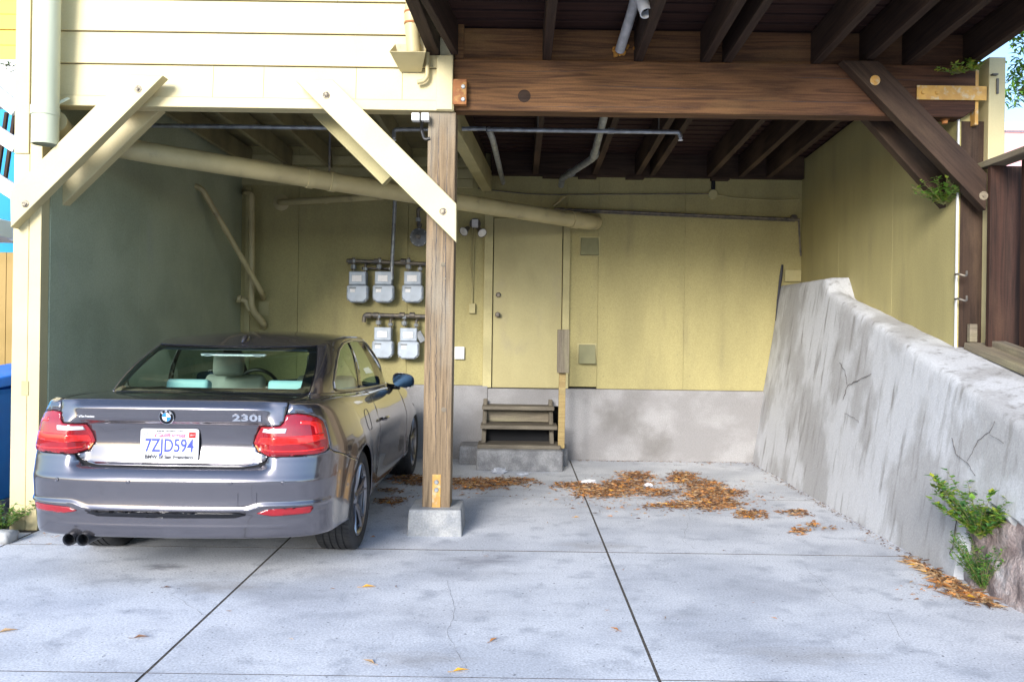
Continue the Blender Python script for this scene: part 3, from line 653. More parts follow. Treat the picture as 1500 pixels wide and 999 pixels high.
# ================================================================== electrical
FL = thing('floodlight', at(695, 333, 9.0), 'twin lamp security floodlight on the rear wall left of the door', 'floodlight')
c = at(696, 328, YB-.003)
box('mounting_box', (c.x-.035, c.x+.035, YB-.05, YB, c.z-.045, c.z+.045), M['label'], FL, .006)
lath('back_plate', [(.0001, .012), (.06, .01), (.064, 0)], c, (0, -1, 0), M['iron'], FL)
M['lamp_glass'] = mat('frosted lamp glass', (.75, .73, .68), .25, coat=1, c2=(.6, .58, .53), scale=(20, 20, 20))
for px, py, dx in ((681, 338, -.5), (705, 340, .45)):
    p = at(px, py, 8.88); d = Vector((dx, -.8, -.55)).normalized()
    lh = lath('lamp_head', [(.02, -.08), (.028, -.06), (.03, -.02), (.052, .02), (.054, .03), (.050, .03)], p, d, M['iron'], FL)
    lath('lamp_lens', [(.0001, .034), (.03, .032), (.049, .026)], p, d, M['lamp_glass'], lh)
tube('cable', [c+Vector((0, -.01, -.04)), at(694, 372, 9.03), at(692, 448, 9.03)], .006, M['olive_trim'], FL, 8)
tube('cable', [c+Vector((-.03, -.01, -.04)), at(690, 372, 9.03), at(691, 448, 9.03)], .005, M['olive_trim'], FL, 8)
c = at(692, 452, YB); o = tag(box('outlet_box', (c.x-.035, c.x+.035, YB-.045, YB, c.z-.055, c.z+.055), M['olive_trim']), 'small olive electrical box under the floodlight cable', 'outlet')
c = at(674, 517, YB); o = thing('white_outlet', c, 'white weatherproof outlet cover low on the wall right of the post', 'outlet')
box('cover', (c.x-.06, c.x+.05, YB-.04, YB, c.z-.07, c.z+.07), M['white'], o, .006); box('lid', (c.x-.05, c.x+.035, YB-.05, YB-.04, c.z-.06, c.z+.055), M['white'], o, .006)
for nm, x0, x1, y0, y1, lb_ in (('vent_cover', 850, 877, 349, 374, 'upper square olive vent cover right of the door head'), ('vent_cover', 847, 872, 505, 532, 'lower square olive vent cover beside the handrail')):
    a, b = at(x0, y1, YB), at(x1, y0, YB)
    v = thing(nm, ((a.x+b.x)/2, YB, a.z), lb_, 'vent', 'square vent covers right of the door')
    m_ = MB(); m_.add([(a.x, YB, a.z), (b.x, YB, a.z), (b.x, YB-.075, a.z), (a.x, YB-.075, a.z), (a.x+.004, YB, b.z), (b.x-.004, YB, b.z), (b.x-.004, YB-.02, b.z), (a.x+.004, YB-.02, b.z)],
                      [(0, 1, 2, 3), (4, 7, 6, 5), (3, 2, 6, 7), (0, 3, 7, 4), (1, 5, 6, 2), (0, 4, 5, 1)])
    M['vent'] = M.get('vent') or mat('dull olive vent', (.26, .25, .13), .7, c2=(.22, .21, .11), scale=(8, 8, 8))
    m_.build('hood', M['vent'], v, bevel=.004); box('flange', (a.x-.015, b.x+.015, YB-.008, YB-.001, a.z-.012, b.z+.015), M['olive_trim'], v, .001)
T1('wall_conduit', [at(812, 306, 9.0), at(1160, 321, 9.0)], .014, 'iron', 'long thin dark conduit level across the rear wall above the vents', 'conduit', bend=0)
T1('wall_conduit', [at(812, 309, 9.02), at(1160, 324, 9.02)], .008, 'iron', 'slimmer cable pipe just below the long dark conduit on the rear wall', 'conduit', bend=0)
o = thing('conduit_junction', at(1164, 320, 9.0), 'small dark junction with loose wire at the right end of the wall conduit', 'junction')
lath('junction_body', [(.0001, .05), (.035, .045), (.04, 0)], at(1162, 320, 9.03), (0, -1, 0), M['iron'], o); tube('cross_arm', [at(1150, 321, 8.98), at(1171, 322, 8.98)], .016, M['iron'], o)
tube('loose_wire', [at(1170, 324, 9.0), at(1171, 345, 9.0), at(1173, 375, 9.02)], .010, M['iron'], o, 6, bend=.1)
wp = []
for i in range(31):
    t = i/30; x = 700+t*345; y = 275+8*math.sin(t*math.pi*.5)-(0 if t < .6 else 8*(t-.6)*2); wp.append(at(x, 276+10*math.sin(min(1, t*3)*1.57)*(1-.1*t)-1*t, 9.03))
T1('wall_wire', wp, .006, 'iron', 'thin dark wire sagging along the top of the rear wall', 'wire', bend=0, n=6)
T1('wall_wire', [at(1052, 286, 9.03), at(1080, 291, 9.03), at(1140, 294, 9.03), at(1171, 292, 9.03)], .006, 'olive_trim', 'olive cable from the round junction cover to the right corner', 'wire', bend=.1, n=6)
c = at(1044, 285, YB); o = lath('junction_cover', [(.0001, .03), (.048, .028), (.055, .02), (.055, 0)], c, (0, -1, 0), M['olive_trim'], None); tag(o, 'round olive junction cover hanging below the dark ledger', 'junction')
box('wire_clip', (c.x-.02, c.x+.02, YB-.03, YB-.01, c.z+.05, c.z+.20), M['dark'], o)
T1('bent_nail_pipe', [at(811, 302, 9.02), at(828, 288, 8.95)], .010, 'pipe_olive', 'short slanted olive rod above the drain pipe end', 'rod', bend=0)
# white junctions at the skirt board
o = thing('eave_lights', at(618, 170, 5.72), 'pair of small white sensor boxes with black cable under the siding corner', 'sensor')
for px in (609, 623): 
    c = at(px, 172, 5.70); box('sensor', (c.x-.028, c.x+.028, 5.68, 5.74, c.z-.028, c.z+.028), M['white'], o, .006)
tube('cable', [at(619, 178, 5.72), at(617, 190, 5.78), at(622, 205, 5.76), at(630, 203, 5.758)], .012, M['black'], o, 8, bend=.03)
# vent hood on the siding
VH = thing('flue_hood', at(600, 80, 5.7), 'open sheet metal hood under a rusty flue pipe on the cream siding', 'flue')
c = at(602, 88, 5.73)
m_ = MB(); x0, x1 = c.x-.115, c.x+.115; z0, z1 = c.z-.085, c.z+.11; y0 = YF-.025; y1 = YF-.21
m_.add([(x0+.04, y0, z0), (x1-.04, y0, z0), (x1, y0, z1), (x0, y0, z1), (x0-.01, y1, z0+.08), (x1+.01, y1, z0+.08)], [(0, 1, 5, 4), (0, 4, 3), (1, 2, 5), (0, 3, 2, 1)])
o = m_.build('hood', M['pipe_olive'], VH); s_ = o.modifiers.new('solid', 'SOLIDIFY'); s_.thickness = .004
tube('flue_pipe', [at(606, 78, 5.66), at(602, 20, 5.64), at(606, -2, 5.66), at(625, -20, 5.75)], .048, M['pipe_olive'], VH, 18, bend=.05)
for py in (19, 35): lath('rust_band', [(.049, -.008), (.053, -.006), (.053, .006), (.049, .008)], at(603, py, 5.645), (0, 0, 1), M['rust'], VH, 20)
T1('drip_pipe', [at(626, 56, 5.70), at(626, 112, 5.70), at(621, 119, 5.70), at(611, 121, 5.70)], .016, 'pipe_olive', 'thin bent cream pipe below the flue hood', bend=.03)
# hooks on the corner strip
for i, py in enumerate((402, 438)):
    p = at(1397, py, 5.82)
    T1('wall_hook', [p+Vector((.02, .02, 0)), p+Vector((.0, -.06, .0)), p+Vector((.05, -.08, -.02)), p+Vector((.06, -.06, .02))], .008, 'iron', ('upper' if i == 0 else 'lower')+' rusty hook on the white edge of the right wall', 'hook', bend=.03, n=8, group='rusty hooks on the right wall edge')
# ================================================================== fence on the right
FN_ = thing('board_fence', (3.5, 4.8, 1.2), 'dark brown vertical board fence standing on the retaining wall', 'fence')
y = 3.0
fb = MB()
while y < 5.5:
    fb.box(3.46+random.uniform(-.004, .004), 3.485, y+.003, y+.19, 1.0, 2.70); y += .195
fb.build('boards', M['fence'], FN_, bevel=.002)
bar('top_rail', (3.43, 2.9, 2.74), (3.37, 5.80, 2.68), .045, .13, M['greywood'], FN_, side=(1, 0, 0))
fb = MB(); xq = 3.31
fb.box(3.325, 3.44, 5.66, 5.70, 1.30, 2.66); fb.box(3.442, 3.56, 5.665, 5.705, 1.30, 2.66)
fb.build('end_board', M['fence'], FN_, bevel=.003)
bar('kerb_board', (3.30, 4.6, 1.13), (3.30, 5.80, 1.39), .05, .14, M['greywood'], FN_, side=(1, 0, 0))
bar('kerb_board', (3.40, 3.6, 1.00), (3.40, 5.75, 1.42), .05, .10, M['greywood'], FN_, side=(1, 0, 0))
c = at(1427, 487, 5.80); o = tag(box('door_catch', (c.x-.03, c.x+.025, 5.80, 5.84, c.z-.07, c.z+.06), M['greywood']), 'small pale stained block at the foot of the dark post by the fence', 'block')
# ================================================================== beyond, right
PB = thing('pink_building', (14, 20, 1), 'pale pink building with a dark window seen over the board fence', 'building')
c = at(1475, 150, 18)
M['pink'] = mat('pink stucco', (.72, .40, .42), .8, c2=(.68, .37, .39), scale=(1, 1, 1)); M['pinkw'] = mat('white trim', (.8, .78, .76), .6)
box('wall', (9.8, 22, 18, 26, 1, 6.0), M['pink'], PB, .01)
for z in (4.3, 5.0, 6.0): box('band', (9.75, 22, 17.9, 18.0, z, z+.18), M['pinkw'], PB, .01)
for x in (11.45, 13.5): w_ = box('window', (x, x+1.0, 17.93, 18.0, 4.95, 5.9), M['pinkw'], PB, .01); box('pane', (x+.1, x+.9, 17.91, 17.935, 5.05, 5.8), M['blackgloss'], w_, .002)
# ================================================================== beyond, left
M['blue'] = mat('bright blue stucco', (.02, .33, .62), .7, c2=(.02, .30, .57), scale=(1, 1, 1)); M['yellow2'] = mat('bright yellow siding', (.72, .50, .10), .7, c2=(.66, .45, .09), scale=(2, 2, 2))
M['yellow'] = mat('ochre wall', (.36, .24, .08), .7, c2=(.30, .20, .06), scale=(2, 2, 2))
BB = thing('blue_building', (-10, 14, 0), 'bright blue house wall seen past the outside stair at the left edge', 'building')
box('wall', (-18, -8.0, 13, 20, 0, 4.95), M['blue'], BB, .01); box('parapet', (-18.1, -7.9, 12.9, 20.1, 4.95, 5.4), M['white'], BB, .01)
box('window', (-10.2, -9.2, 12.95, 13, 2.4, 3.8), M['label'], BB, .01)
YW = thing('yellow_building', (-5.6, 11, 0), 'ochre yellow board wall behind the blue bins', 'building')
w_ = MB()
for i in range(16): w_.box(-7.2+i*.25, -7.2+i*.25+.245, 9.8, 9.9, 0, 2.3)
w_.build('wall', M['yellow'], YW, bevel=.004)
YE = thing('yellow_bay', (-6, 12, 5), 'yellow sided upper bay high at the left edge under a white eave', 'building')
w_ = MB()
for i in range(5): w_.box(-9.5, -4.85, 8.3+.01*(i % 2), 8.6, 4.15+.16*i, 4.15+.16*i+.155)
w_.build('wall', M['yellow2'], YE, bevel=.006); box('eave', (-9.6, -4.8, 8.2, 8.7, 4.95, 5.15), M['pinkw'], YE, .01); box('skirt', (-9.6, -4.8, 8.27, 8.7, 3.75, 4.15), M['pinkw'], YE, .01)
SR = thing('outside_stair', (-4.6, 7.2, 2), 'white painted outside stair with dark balusters at the left edge', 'stair')
for py0, py1 in ((118, 162), (185, 215), (255, 285), (330, 345)):
    bar('stair_rail' if py0 < 300 else 'stringer', at(-60, py0-26, 7.2), at(26, py1, 7.2), .13, .06, M['pinkw'], SR)
for px in (-30, -12, 2, 14): bar('baluster', at(px+8, 165, 7.22), at(px-8, 275, 7.22), .03, .03, M['beam_dark'], SR)
box('landing', (-5.6, at(22, 300, 7.2).x, 6.9, 7.6, at(10, 350, 7.2).z, at(10, 325, 7.2).z), M['pinkw'], SR, .01)
# bins
M['binblue'] = mat('blue bin plastic', (.01, .20, .75), .42, c2=(.01, .17, .68), scale=(4, 4, 4), rvar=.08)
def bin_(x, y, label):
    b = thing('recycling_bin', (x, y, 0), label, 'bin', 'blue wheeled bins at the left edge')
    m_ = MB(); vs = []
    for z, a, d in ((.10, .22, .25), (.92, .28, .33), (.96, .30, .35)):
        vs += [(x-a, y-d, z), (x+a, y-d, z), (x+a, y+d, z), (x-a, y+d, z)]
    m_.add(vs, [(0, 1, 5, 4), (1, 2, 6, 5), (2, 3, 7, 6), (3, 0, 4, 7), (4, 5, 9, 8), (5, 6, 10, 9), (6, 7, 11, 10), (7, 4, 8, 11), (3, 2, 1, 0)])
    m_.build('tub', M['binblue'], b, bevel=.02, seg=3)
    m_ = MB(); m_.add([(x-.31, y-.38, .965), (x+.31, y-.38, .965), (x+.31, y+.36, 1.0), (x-.31, y+.36, 1.0), (x-.27, y-.33, 1.035), (x+.27, y-.33, 1.035), (x+.27, y+.33, 1.08), (x-.27, y+.33, 1.08)],
                      [(0, 1, 5, 4), (1, 2, 6, 5), (2, 3, 7, 6), (3, 0, 4, 7), (4, 5, 6, 7), (3, 2, 1, 0)]); m_.build('lid', M['binblue'], b, bevel=.015, seg=3)
    for s in (-.22, .22): lath('wheel', [(.0001, -.03), (.11, -.03), (.13, -.02), (.13, .02), (.11, .03), (.0001, .03)], (x+s*1.1, y+.30, .13), (1, 0, 0), M['rubber'], b, 20)
    tube('handle', [(x-.24, y+.36, .98), (x-.24, y+.42, 1.0), (x+.24, y+.42, 1.0), (x+.24, y+.36, .98)], .016, M['binblue'], b, bend=.03)
    return b
bin_(-4.12, 6.15, 'nearer blue wheeled bin beside the cream corner column')
bin_(-4.42, 7.15, 'farther blue wheeled bin behind the nearer one')

# ================================================================== across the street, behind the camera (added for the car to mirror)
tag(MB().add([(-60, -22, -.02), (60, -22, -.02), (60, -9.1, -.02), (-60, -9.1, -.02)], [(0, 1, 2, 3)]).build('street', mat('street asphalt', (.17, .17, .175), .85, c2=(.22, .22, .225), scale=(3, 3, 3), obj=False, fine=.2), fix=False), kind='structure')  # unseen street, added for reflections in the car
M['stucco'] = mat('pale stucco', (.62, .56, .44), .8, c2=(.56, .5, .4), scale=(1, 1, 1)); M['stucco2'] = mat('white stucco', (.66, .66, .64), .8, c2=(.6, .6, .58), scale=(1, 1, 1))
for i, (x0, x1, h_, m_) in enumerate(((-17, -8.2, 5.0, 'stucco2'), (-8, -1.2, 4.6, 'stucco'), (-1, 6.5, 5.1, 'stucco2'), (6.7, 15, 4.7, 'stucco'))):
    hs = thing('added_house', ((x0+x1)/2, -24, 0), 'pale two storey row house added behind the viewer for the car to reflect, '+('far left', 'left of centre', 'right of centre', 'far right')[i], 'house', 'added row houses across the street')
    box('wall', (x0, x1, -30, -24, 0, h_), M[m_], hs, .01)
    box('garage_door', (x0+1, x0+3.8, -24, -23.95, 0, 2.3), M['greywood'], hs, .01)
    for x in (x0+1.2, x0+4.6):
        w_ = box('window', (x, x+1.4, -24, -23.93, 2.9, 4.3), M['white'], hs, .01); box('pane', (x+.1, x+1.3, -23.93, -23.92, 3.0, 4.2), M['blackgloss'], w_, .002)

# nail heads on the rear wall sheets and the knot marks
nl = MB()
for x in (-2.38, -1.29, -1.15, .62, .85, .99, 1.82, 1.96, 2.6):
    for k in range(9):
        c = Vector((x+random.uniform(-.006, .006), YB-.0012, .95+k*.25+random.uniform(-.01, .01)))
        nl.add([c+Vector((.006*math.cos(a), 0, .006*math.sin(a))) for a in [i*math.pi/3 for i in range(6)]], [(0, 1, 2, 3, 4, 5)])
o = nl.build('nail_heads', M['vent'], H, fix=False); o['kind'] = 'stuff'
# hairline cracks in the concrete floor
for pl in ([(980, 700), (1010, 760), (1000, 790), (1020, 806)], [(655, 850), (668, 890), (655, 930), (690, 985)], [(1180, 830), (1230, 880), (1300, 900), (1330, 950)], [(250, 870), (300, 900), (330, 895)]):
    mb = MB(); P = []
    for a, b in zip(pl, pl[1:]):
        for j in range(8): q = gr(a[0]+(b[0]-a[0])*j/8+random.uniform(-2.5, 2.5), a[1]+(b[1]-a[1])*j/8+random.uniform(-1, 1), .0012); P.append(q)
    vs = []
    for i, p in enumerate(P):
        t_ = (P[min(len(P)-1, i+1)]-P[max(0, i-1)]).normalized(); n_ = Vector((-t_.y, t_.x, 0))*random.uniform(.0002, .0009); vs += [p-n_, p+n_]
    mb.add(vs, [(2*i, 2*i+1, 2*i+3, 2*i+2) for i in range(len(P)-1)])
    tag(mb.build('floor_crack', M['joint'], fix=False), kind='structure')
# ================================================================== the parked coupe
def pchip(xs, ys):
    n = len(xs); h = [xs[i+1]-xs[i] for i in range(n-1)]; d = [(ys[i+1]-ys[i])/h[i] for i in range(n-1)]
    m = [d[0]]
    for i in range(1, n-1):
        m.append(0 if d[i-1]*d[i] <= 0 else 2*d[i-1]*d[i]/(d[i-1]+d[i]))
    m.append(d[-1])
    def f(x):
        if x <= xs[0]: return ys[0]
        if x >= xs[-1]: return ys[-1]
        i = 0
        while x > xs[i+1]: i += 1
        t = (x-xs[i])/h[i]; t2 = t*t; t3 = t2*t
        return ys[i]*(2*t3-3*t2+1)+m[i]*h[i]*(t3-2*t2+t)+ys[i+1]*(3*t2-2*t3)+m[i+1]*h[i]*(t3-t2)
    return f
def smooth(a, b, x):
    t = max(0, min(1, (x-a)/(b-a))); return t*t*(3-2*t)
def catmull(P, u):
    n = len(P); u = max(0, min(n-1-1e-9, u)); i = int(u); t = u-i
    g = lambda k: Vector(P[k]) if 0 <= k < n else (Vector(P[0])*2-Vector(P[1]) if k < 0 else Vector(P[-1])*2-Vector(P[-2]))
    a, b, c, d = g(i-1), g(i), g(i+1), g(i+2)
    return .5*((2*b)+(c-a)*t+(2*a-5*b+4*c-d)*t*t+(3*b-a-3*c+d)*t**3)
PL = [(0, 0), (.37, .014), (.63, .055), (.775, .118), (.85, .225), (.882, .38), (.898, .65), (.904, .95), (.895, 1.4), (.874, 2.0), (.872, 2.6), (.880, 3.2), (.887, 3.55),
      (.872, 3.85), (.82, 4.10), (.70, 4.27), (.48, 4.38), (.25, 4.42), (0, 4.432)]
def _sample():
    n = 900; pts = [catmull(PL, (len(PL)-1)*i/n) for i in range(n+1)]
    s = [0]
    for i in range(n): s.append(s[-1]+(pts[i+1]-pts[i]).length)
    # smooth normals
    nor = []
    for i in range(n+1):
        a = pts[max(0, i-12)]; b = pts[min(n, i+12)]; t = (b-a).normalized(); nor.append(Vector((t.y, -t.x)))
    nor[0] = Vector((0, -1)); nor[-1] = Vector((0, 1))
    return pts, s, nor
_P, _S, _N = _sample(); SMAX = _S[-1]
import bisect
def plan(s):
    i = min(len(_S)-2, max(0, bisect.bisect_right(_S, s)-1)); t = (s-_S[i])/(_S[i+1]-_S[i])
    return _P[i].lerp(_P[i+1], t), _N[i].lerp(_N[i+1], t).normalized()
def sy(y):
    for i in range(60, len(_S)):
        if _P[i].y > y: return _S[i]
ztop = pchip([0, .12, .3, .6, 1.2, 2.0, 2.8, 3.3, 3.8, 4.2, 4.43], [1.052, 1.04, 1.04, 1.038, 1.005, .965, .935, .905, .845, .76, .68])
d_in = pchip([.2, .27, .30, .36, .40, .415, .43, .455, .50, .56, .60, .64, .665, .69, .72, .80, .885, .905, .925, .97, .988, 1.0, 1.02, 1.04],
             [.12, .070, .046, .030, .024, .018, .010, .004, .006, .003, .0, .018, .042, .088, .094, .108, .092, .082, .060, .050, .045, .050, .072, .100])
d_out = pchip([.2, .27, .30, .36, .40, .415, .43, .455, .50, .56, .60, .64, .70, .742, .755, .80, .90, .96, 1.01, 1.033, 1.04],
              [.12, .070, .046, .030, .024, .018, .010, .004, .006, .003, .0, .012, .030, .040, .026, .022, .034, .05, .062, .07, .088])
d_sd = pchip([.2, .24, .30, .42, .55, .68, .76, .80, .86, .92, .97, 1.01, 1.033, 1.04],
             [.075, .035, .018, .012, .004, .0, .006, .016, .032, .05, .068, .09, .11, .125])
def flare(y, v):
    # wheel arch flares
    r = 0
    for yc in (.96, 3.65):
        dist = math.hypot(y-yc, v-.33); r = max(r, smooth(.52, .37, dist))
    return r*.012
def bpos(s, v):
    a = abs(s); p, n = plan(a)
    wr = smooth(.50, .585, a)
    dr = d_in(v)*(1-wr)+d_out(v)*wr
    ds = d_sd(v)
    df = .05+.10*abs((v-.5)/.5)**2
    r2 = max(0, -n.y)**1.3; f2 = max(0, n.y)**2
    d = dr*r2+ds*(1-r2-f2 if 1-r2-f2 > 0 else 0)+df*f2
    d -= flare(p.y, v)*(n.x**2)
    vr = .447+.028*smooth(.42, .54, a)
    if a < 1.0 and .3 < v < .55: d -= .008*smooth(1.0, .88, a)*(math.exp(-((v-vr)/.011)**2)-.6*math.exp(-((v-vr+.028)/.014)**2)+.5*math.exp(-((v-.352)/.008)**2)*smooth(.7, .6, a))
    d += .018*smooth(1.5, 1.9, p.y)*smooth(3.2, 2.8, p.y)*smooth(.78, .6, v)*smooth(.25, .45, v)*(n.x**2)
    z = .2+(v-.2)*(ztop(p.y)-.2)/.84
    x = p.x-n.x*d; y = p.y-n.y*d
    return Vector((math.copysign(x, s) if s else 0, y, z))
TOPL = [bpos(SMAX*i/400, 1.04) for i in range(401)]
def xe(y):
    best = .3
    for i in range(400):
        if TOPL[i].y <= y <= TOPL[i+1].y:
            best = TOPL[i].x+(TOPL[i+1].x-TOPL[i].x)*(y-TOPL[i].y)/max(1e-6, TOPL[i+1].y-TOPL[i].y); break
    return max(.2, best)
_ye = [i*.02 for i in range(222)]; _xe = [xe(y) for y in _ye]
def zcap(x, y):
    i = max(0, min(220, int(y/.02))); e = _xe[i]+(_xe[i+1]-_xe[i])*(y/.02-i) if y > 0 else _xe[0]
    k = smooth(.06, .4, y)*smooth(4.40, 4.0, y)*(.016+.045*smooth(2.9, 3.5, y))
    return ztop(y)+k*max(0, 1-(x/e)**2)
GB = [(0, .56), (.36, .575), (.60, .635), (.675, .80), (.70, 1.08), (.715, 1.5), (.73, 2.1), (.735, 2.7), (.70, 3.02), (.56, 3.22), (.3, 3.34), (0, 3.38)]
GT = [(0, 1.10), (.32, 1.11), (.525, 1.145), (.575, 1.25), (.592, 1.45), (.602, 1.72), (.606, 2.1), (.596, 2.38), (.57, 2.55), (.48, 2.64), (.27, 2.69), (0, 2.70)]
zrail = pchip([1.08, 1.25, 1.5, 1.9, 2.3, 2.72], [1.315, 1.345, 1.372, 1.385, 1.378, 1.335])
def gpos(u, t):
    a = abs(u); b = catmull(GB, a); c = catmull(GT, a)
    zb = zcap(b.x, b.y)-.004; zt = zrail(c.y)
    d = (catmull(GB, min(11, a+.15))-catmull(GB, max(0, a-.15))).normalized(); n = Vector((d.y, -d.x))
    k = .035*4*t*(1-t)
    p = b.lerp(c, t)+n*k
    x = p.x if a > .001 else 0
    return Vector((math.copysign(x, u), p.y, zb+(zt-zb)*t))
def rpos(x, y):
    # roof skin
    lo = 1.10; hi = 2.70
    e = .6
    for i in range(110):
        p = catmull(GT, i*.1); q = catmull(GT, i*.1+.1)
        if p.y <= y <= q.y and q.y > p.y: e = p.x+(q.x-p.x)*(y-p.y)/(q.y-p.y); break
    k = smooth(lo-.02, lo+.5, y)*smooth(hi+.02, hi-.4, y)
    return Vector((x, y, zrail(y)+.036*k*max(0, 1-(x/max(.3, e))**2)))
def resamp(poly, step):
    out = []
    n = len(poly)
    for i in range(n):
        a, b = Vector(poly[i]), Vector(poly[(i+1) % n]); k = max(1, int((b-a).length/step))
        for j in range(k): out.append(a.lerp(b, j/k))
    return out
def inside(poly, pts):
    res = []
    n = len(poly)
    for (x, y) in pts:
        c = False; j = n-1
        for i in range(n):
            xi, yi = poly[i]; xj, yj = poly[j]
            if (yi > y) != (yj > y) and x < (xj-xi)*(y-yi)/(yj-yi)+xi: c = not c
            j = i
        res.append(c)
    return res
def patch(mb, poly, fn, step=(.03, .03), holes=(), off=0, m=0, centre=(0, 2.2, .5)):
    sx, sy_ = step; sc = lambda p: Vector((p[0]/sx, p[1]/sy_))
    loops = [resamp([sc(p) for p in poly], 1)]+[resamp([sc(p) for p in h], 1) for h in holes]
    vs = []; es = []
    for lp in loops:
        b = len(vs); vs += lp; es += [(b+i, b+(i+1) % len(lp)) for i in range(len(lp))]
    x0 = min(v.x for v in loops[0]); x1 = max(v.x for v in loops[0]); y0 = min(v.y for v in loops[0]); y1 = max(v.y for v in loops[0])
    L0 = [tuple(v) for v in loops[0]]; LH = [[tuple(v) for v in l] for l in loops[1:]]
    g = [(x0+.5+i, y0+.5+j) for i in range(int(x1-x0)+1) for j in range(int(y1-y0)+1)]
    ins = inside(L0, g); g = [p for p, k in zip(g, ins) if k]
    for h in LH: ins = inside(h, g); g = [p for p, k in zip(g, ins) if not k]
    bnd = [v for lp in loops for v in lp]
    cell = {}
    for v in bnd: cell.setdefault((int(v.x//1), int(v.y//1)), []).append(v)
    keep = []
    for p in g:
        c = (int(p[0]//1), int(p[1]//1)); ok = True
        for dx in (-1, 0, 1):
            for dy in (-1, 0, 1):
                for v in cell.get((c[0]+dx, c[1]+dy), ()):
                    if (v.x-p[0])**2+(v.y-p[1])**2 < .2: ok = False
        if ok: keep.append(Vector(p))
    vs += keep
    r = geometry.delaunay_2d_cdt(vs, es, [], 0, 1e-5)
    V, Fc = r[0], r[2]
    cen = [tuple((V[f[0]]+V[f[1]]+V[f[2]])/3) for f in Fc]
    ok = inside(L0, cen)
    for h in LH: ih = inside(h, cen); ok = [a and not b for a, b in zip(ok, ih)]
    eps = .02
    P = []
    for v in V:
        a, b = v.x*sx, v.y*sy_
        p = fn(a, b)
        da = fn(a+eps*sx, b)-fn(a-eps*sx, b); db = fn(a, b+eps*sy_)-fn(a, b-eps*sy_)
        n = da.cross(db)
        if n.length > 1e-12: n.normalize()
        if n.dot(p-Vector(centre)) < 0: n = -n
        P.append(p+n*off)
    F = []
    for f, k in zip(Fc, ok):
        if not k: continue
        a, b, c = (P[i] for i in f[:3]); n = (b-a).cross(c-a)
        F.append(tuple(f) if n.dot((a+b+c)/3-Vector(centre)) > 0 else tuple(f)[::-1])
    mb.add(P, F, m); return mb
def mir(poly): return [(-a, b) for a, b in poly]
def sym(right):
    "right half outline from the bottom centre to the top centre -> closed symmetric polygon"
    return right+[(-a, b) for a, b in right[::-1] if abs(a) > 1e-6]
def panel(mb, name, m, parent, thick=.006, smoothang=32):
    me = bpy.data.meshes.new(name); me.from_pydata(mb.v, [], mb.f)
    for x in (m if isinstance(m, list) else [m]): me.materials.append(x)
    me.polygons.foreach_set('material_index', mb.mi)
    bm = bmesh.new(); bm.from_mesh(me); bmesh.ops.remove_doubles(bm, verts=bm.verts, dist=.0004); bm.to_mesh(me); bm.free()
    me.polygons.foreach_set('use_smooth', [True]*len(me.polygons)); me.set_sharp_from_angle(angle=R(smoothang))
    me.update()
    o = bpy.data.objects.new(name, me); COL.objects.link(o)
    if thick:
        s = o.modifiers.new('solid', 'SOLIDIFY'); s.thickness = thick; s.offset = -1
    o.parent = parent
    return o
CAR = thing('parked_car', (-1.908, 4.40, 0), 'metallic grey two-door coupe parked nose-in beside the timber post', 'car', rz=R(-.4))
M['redlens'] = mat('red tail lamp lens', (.30, .003, .008), .12, coat=1, c2=(.26, .003, .007), scale=(20, 20, 20), spec=.6)
M['redbar'] = mat('bright red lamp bar', (.72, .018, .014), .18, coat=1, c2=(.66, .015, .012), scale=(60, 60, 60))
M['clearlens'] = mat('clear reversing lens', (.75, .72, .74), .15, coat=1, c2=(.6, .56, .6), scale=(50, 50, 50))
M['amber'] = mat('amber lens', (.85, .22, .05), .2, coat=1)
M['chrome'] = mat('bright chrome', (.8, .8, .82), .12, metal=1)
M['mirr'] = mat('mirror in reflected blue', (.06, .10, .15), .08, metal=1)  # dark blue reflection put into the mirror's own colour
M['satin'] = mat('satin aluminium', (.62, .62, .64), .28, metal=1)
M['rim'] = mat('grey alloy', (.30, .30, .32), .3, metal=.9)
M['rimdark'] = mat('dark alloy', (.05, .05, .055), .4, metal=.5)
def glassmat(name, tint, f=.08):
    m = bpy.data.materials.new(name); m.use_nodes = True; t = m.node_tree; N = t.nodes; L = t.links
    for n in list(N):
        if n.type == 'BSDF_PRINCIPLED': N.remove(n)
    tr = N.new('ShaderNodeBsdfTransparent'); tr.inputs[0].default_value = (*tint, 1)
    gl = N.new('ShaderNodeBsdfGlossy'); gl.inputs['Roughness'].default_value = .02
    lw_ = N.new('ShaderNodeLayerWeight'); lw_.inputs[0].default_value = .5; pw = N.new('ShaderNodeMath'); pw.operation = 'POWER'; pw.inputs[1].default_value = 5; L.new(lw_.outputs['Facing'], pw.inputs[0]); fr = N.new('ShaderNodeMath'); fr.operation = 'MULTIPLY_ADD'; fr.inputs[1].default_value = .92; fr.inputs[2].default_value = .06; L.new(pw.outputs[0], fr.inputs[0])
    mx = N.new('ShaderNodeMixShader'); L.new(fr.outputs[0], mx.inputs[0]); L.new(tr.outputs[0], mx.inputs[1]); L.new(gl.outputs[0], mx.inputs[2])
    L.new(mx.outputs[0], N['Material Output'].inputs[0]); return m
M['glass'] = glassmat('tinted car glass', (.66, .80, .74))
M['paint_b'] = M['paint']
SW = sy(.96); SF = sy(3.65); AR = .358; AZ = .335
def arc(cs, a0, a1, n=16, r=AR): return [(cs+r*math.cos(R(a0+(a1-a0)*i/n)), AZ+r*math.sin(R(a0+(a1-a0)*i/n))) for i in range(n+1)]
lightP = [(.462, .80), (.478, .845), (.505, .893), (.56, .899), (.62, .905), (.640, .925), (.650, .965), (.72, .972), (.80, .965), (.88, .945), (.925, .92), (.94, .88), (.944, .82),
          (.935, .775), (.90, .757), (.82, .747), (.70, .741), (.55, .738), (.50, .755)]
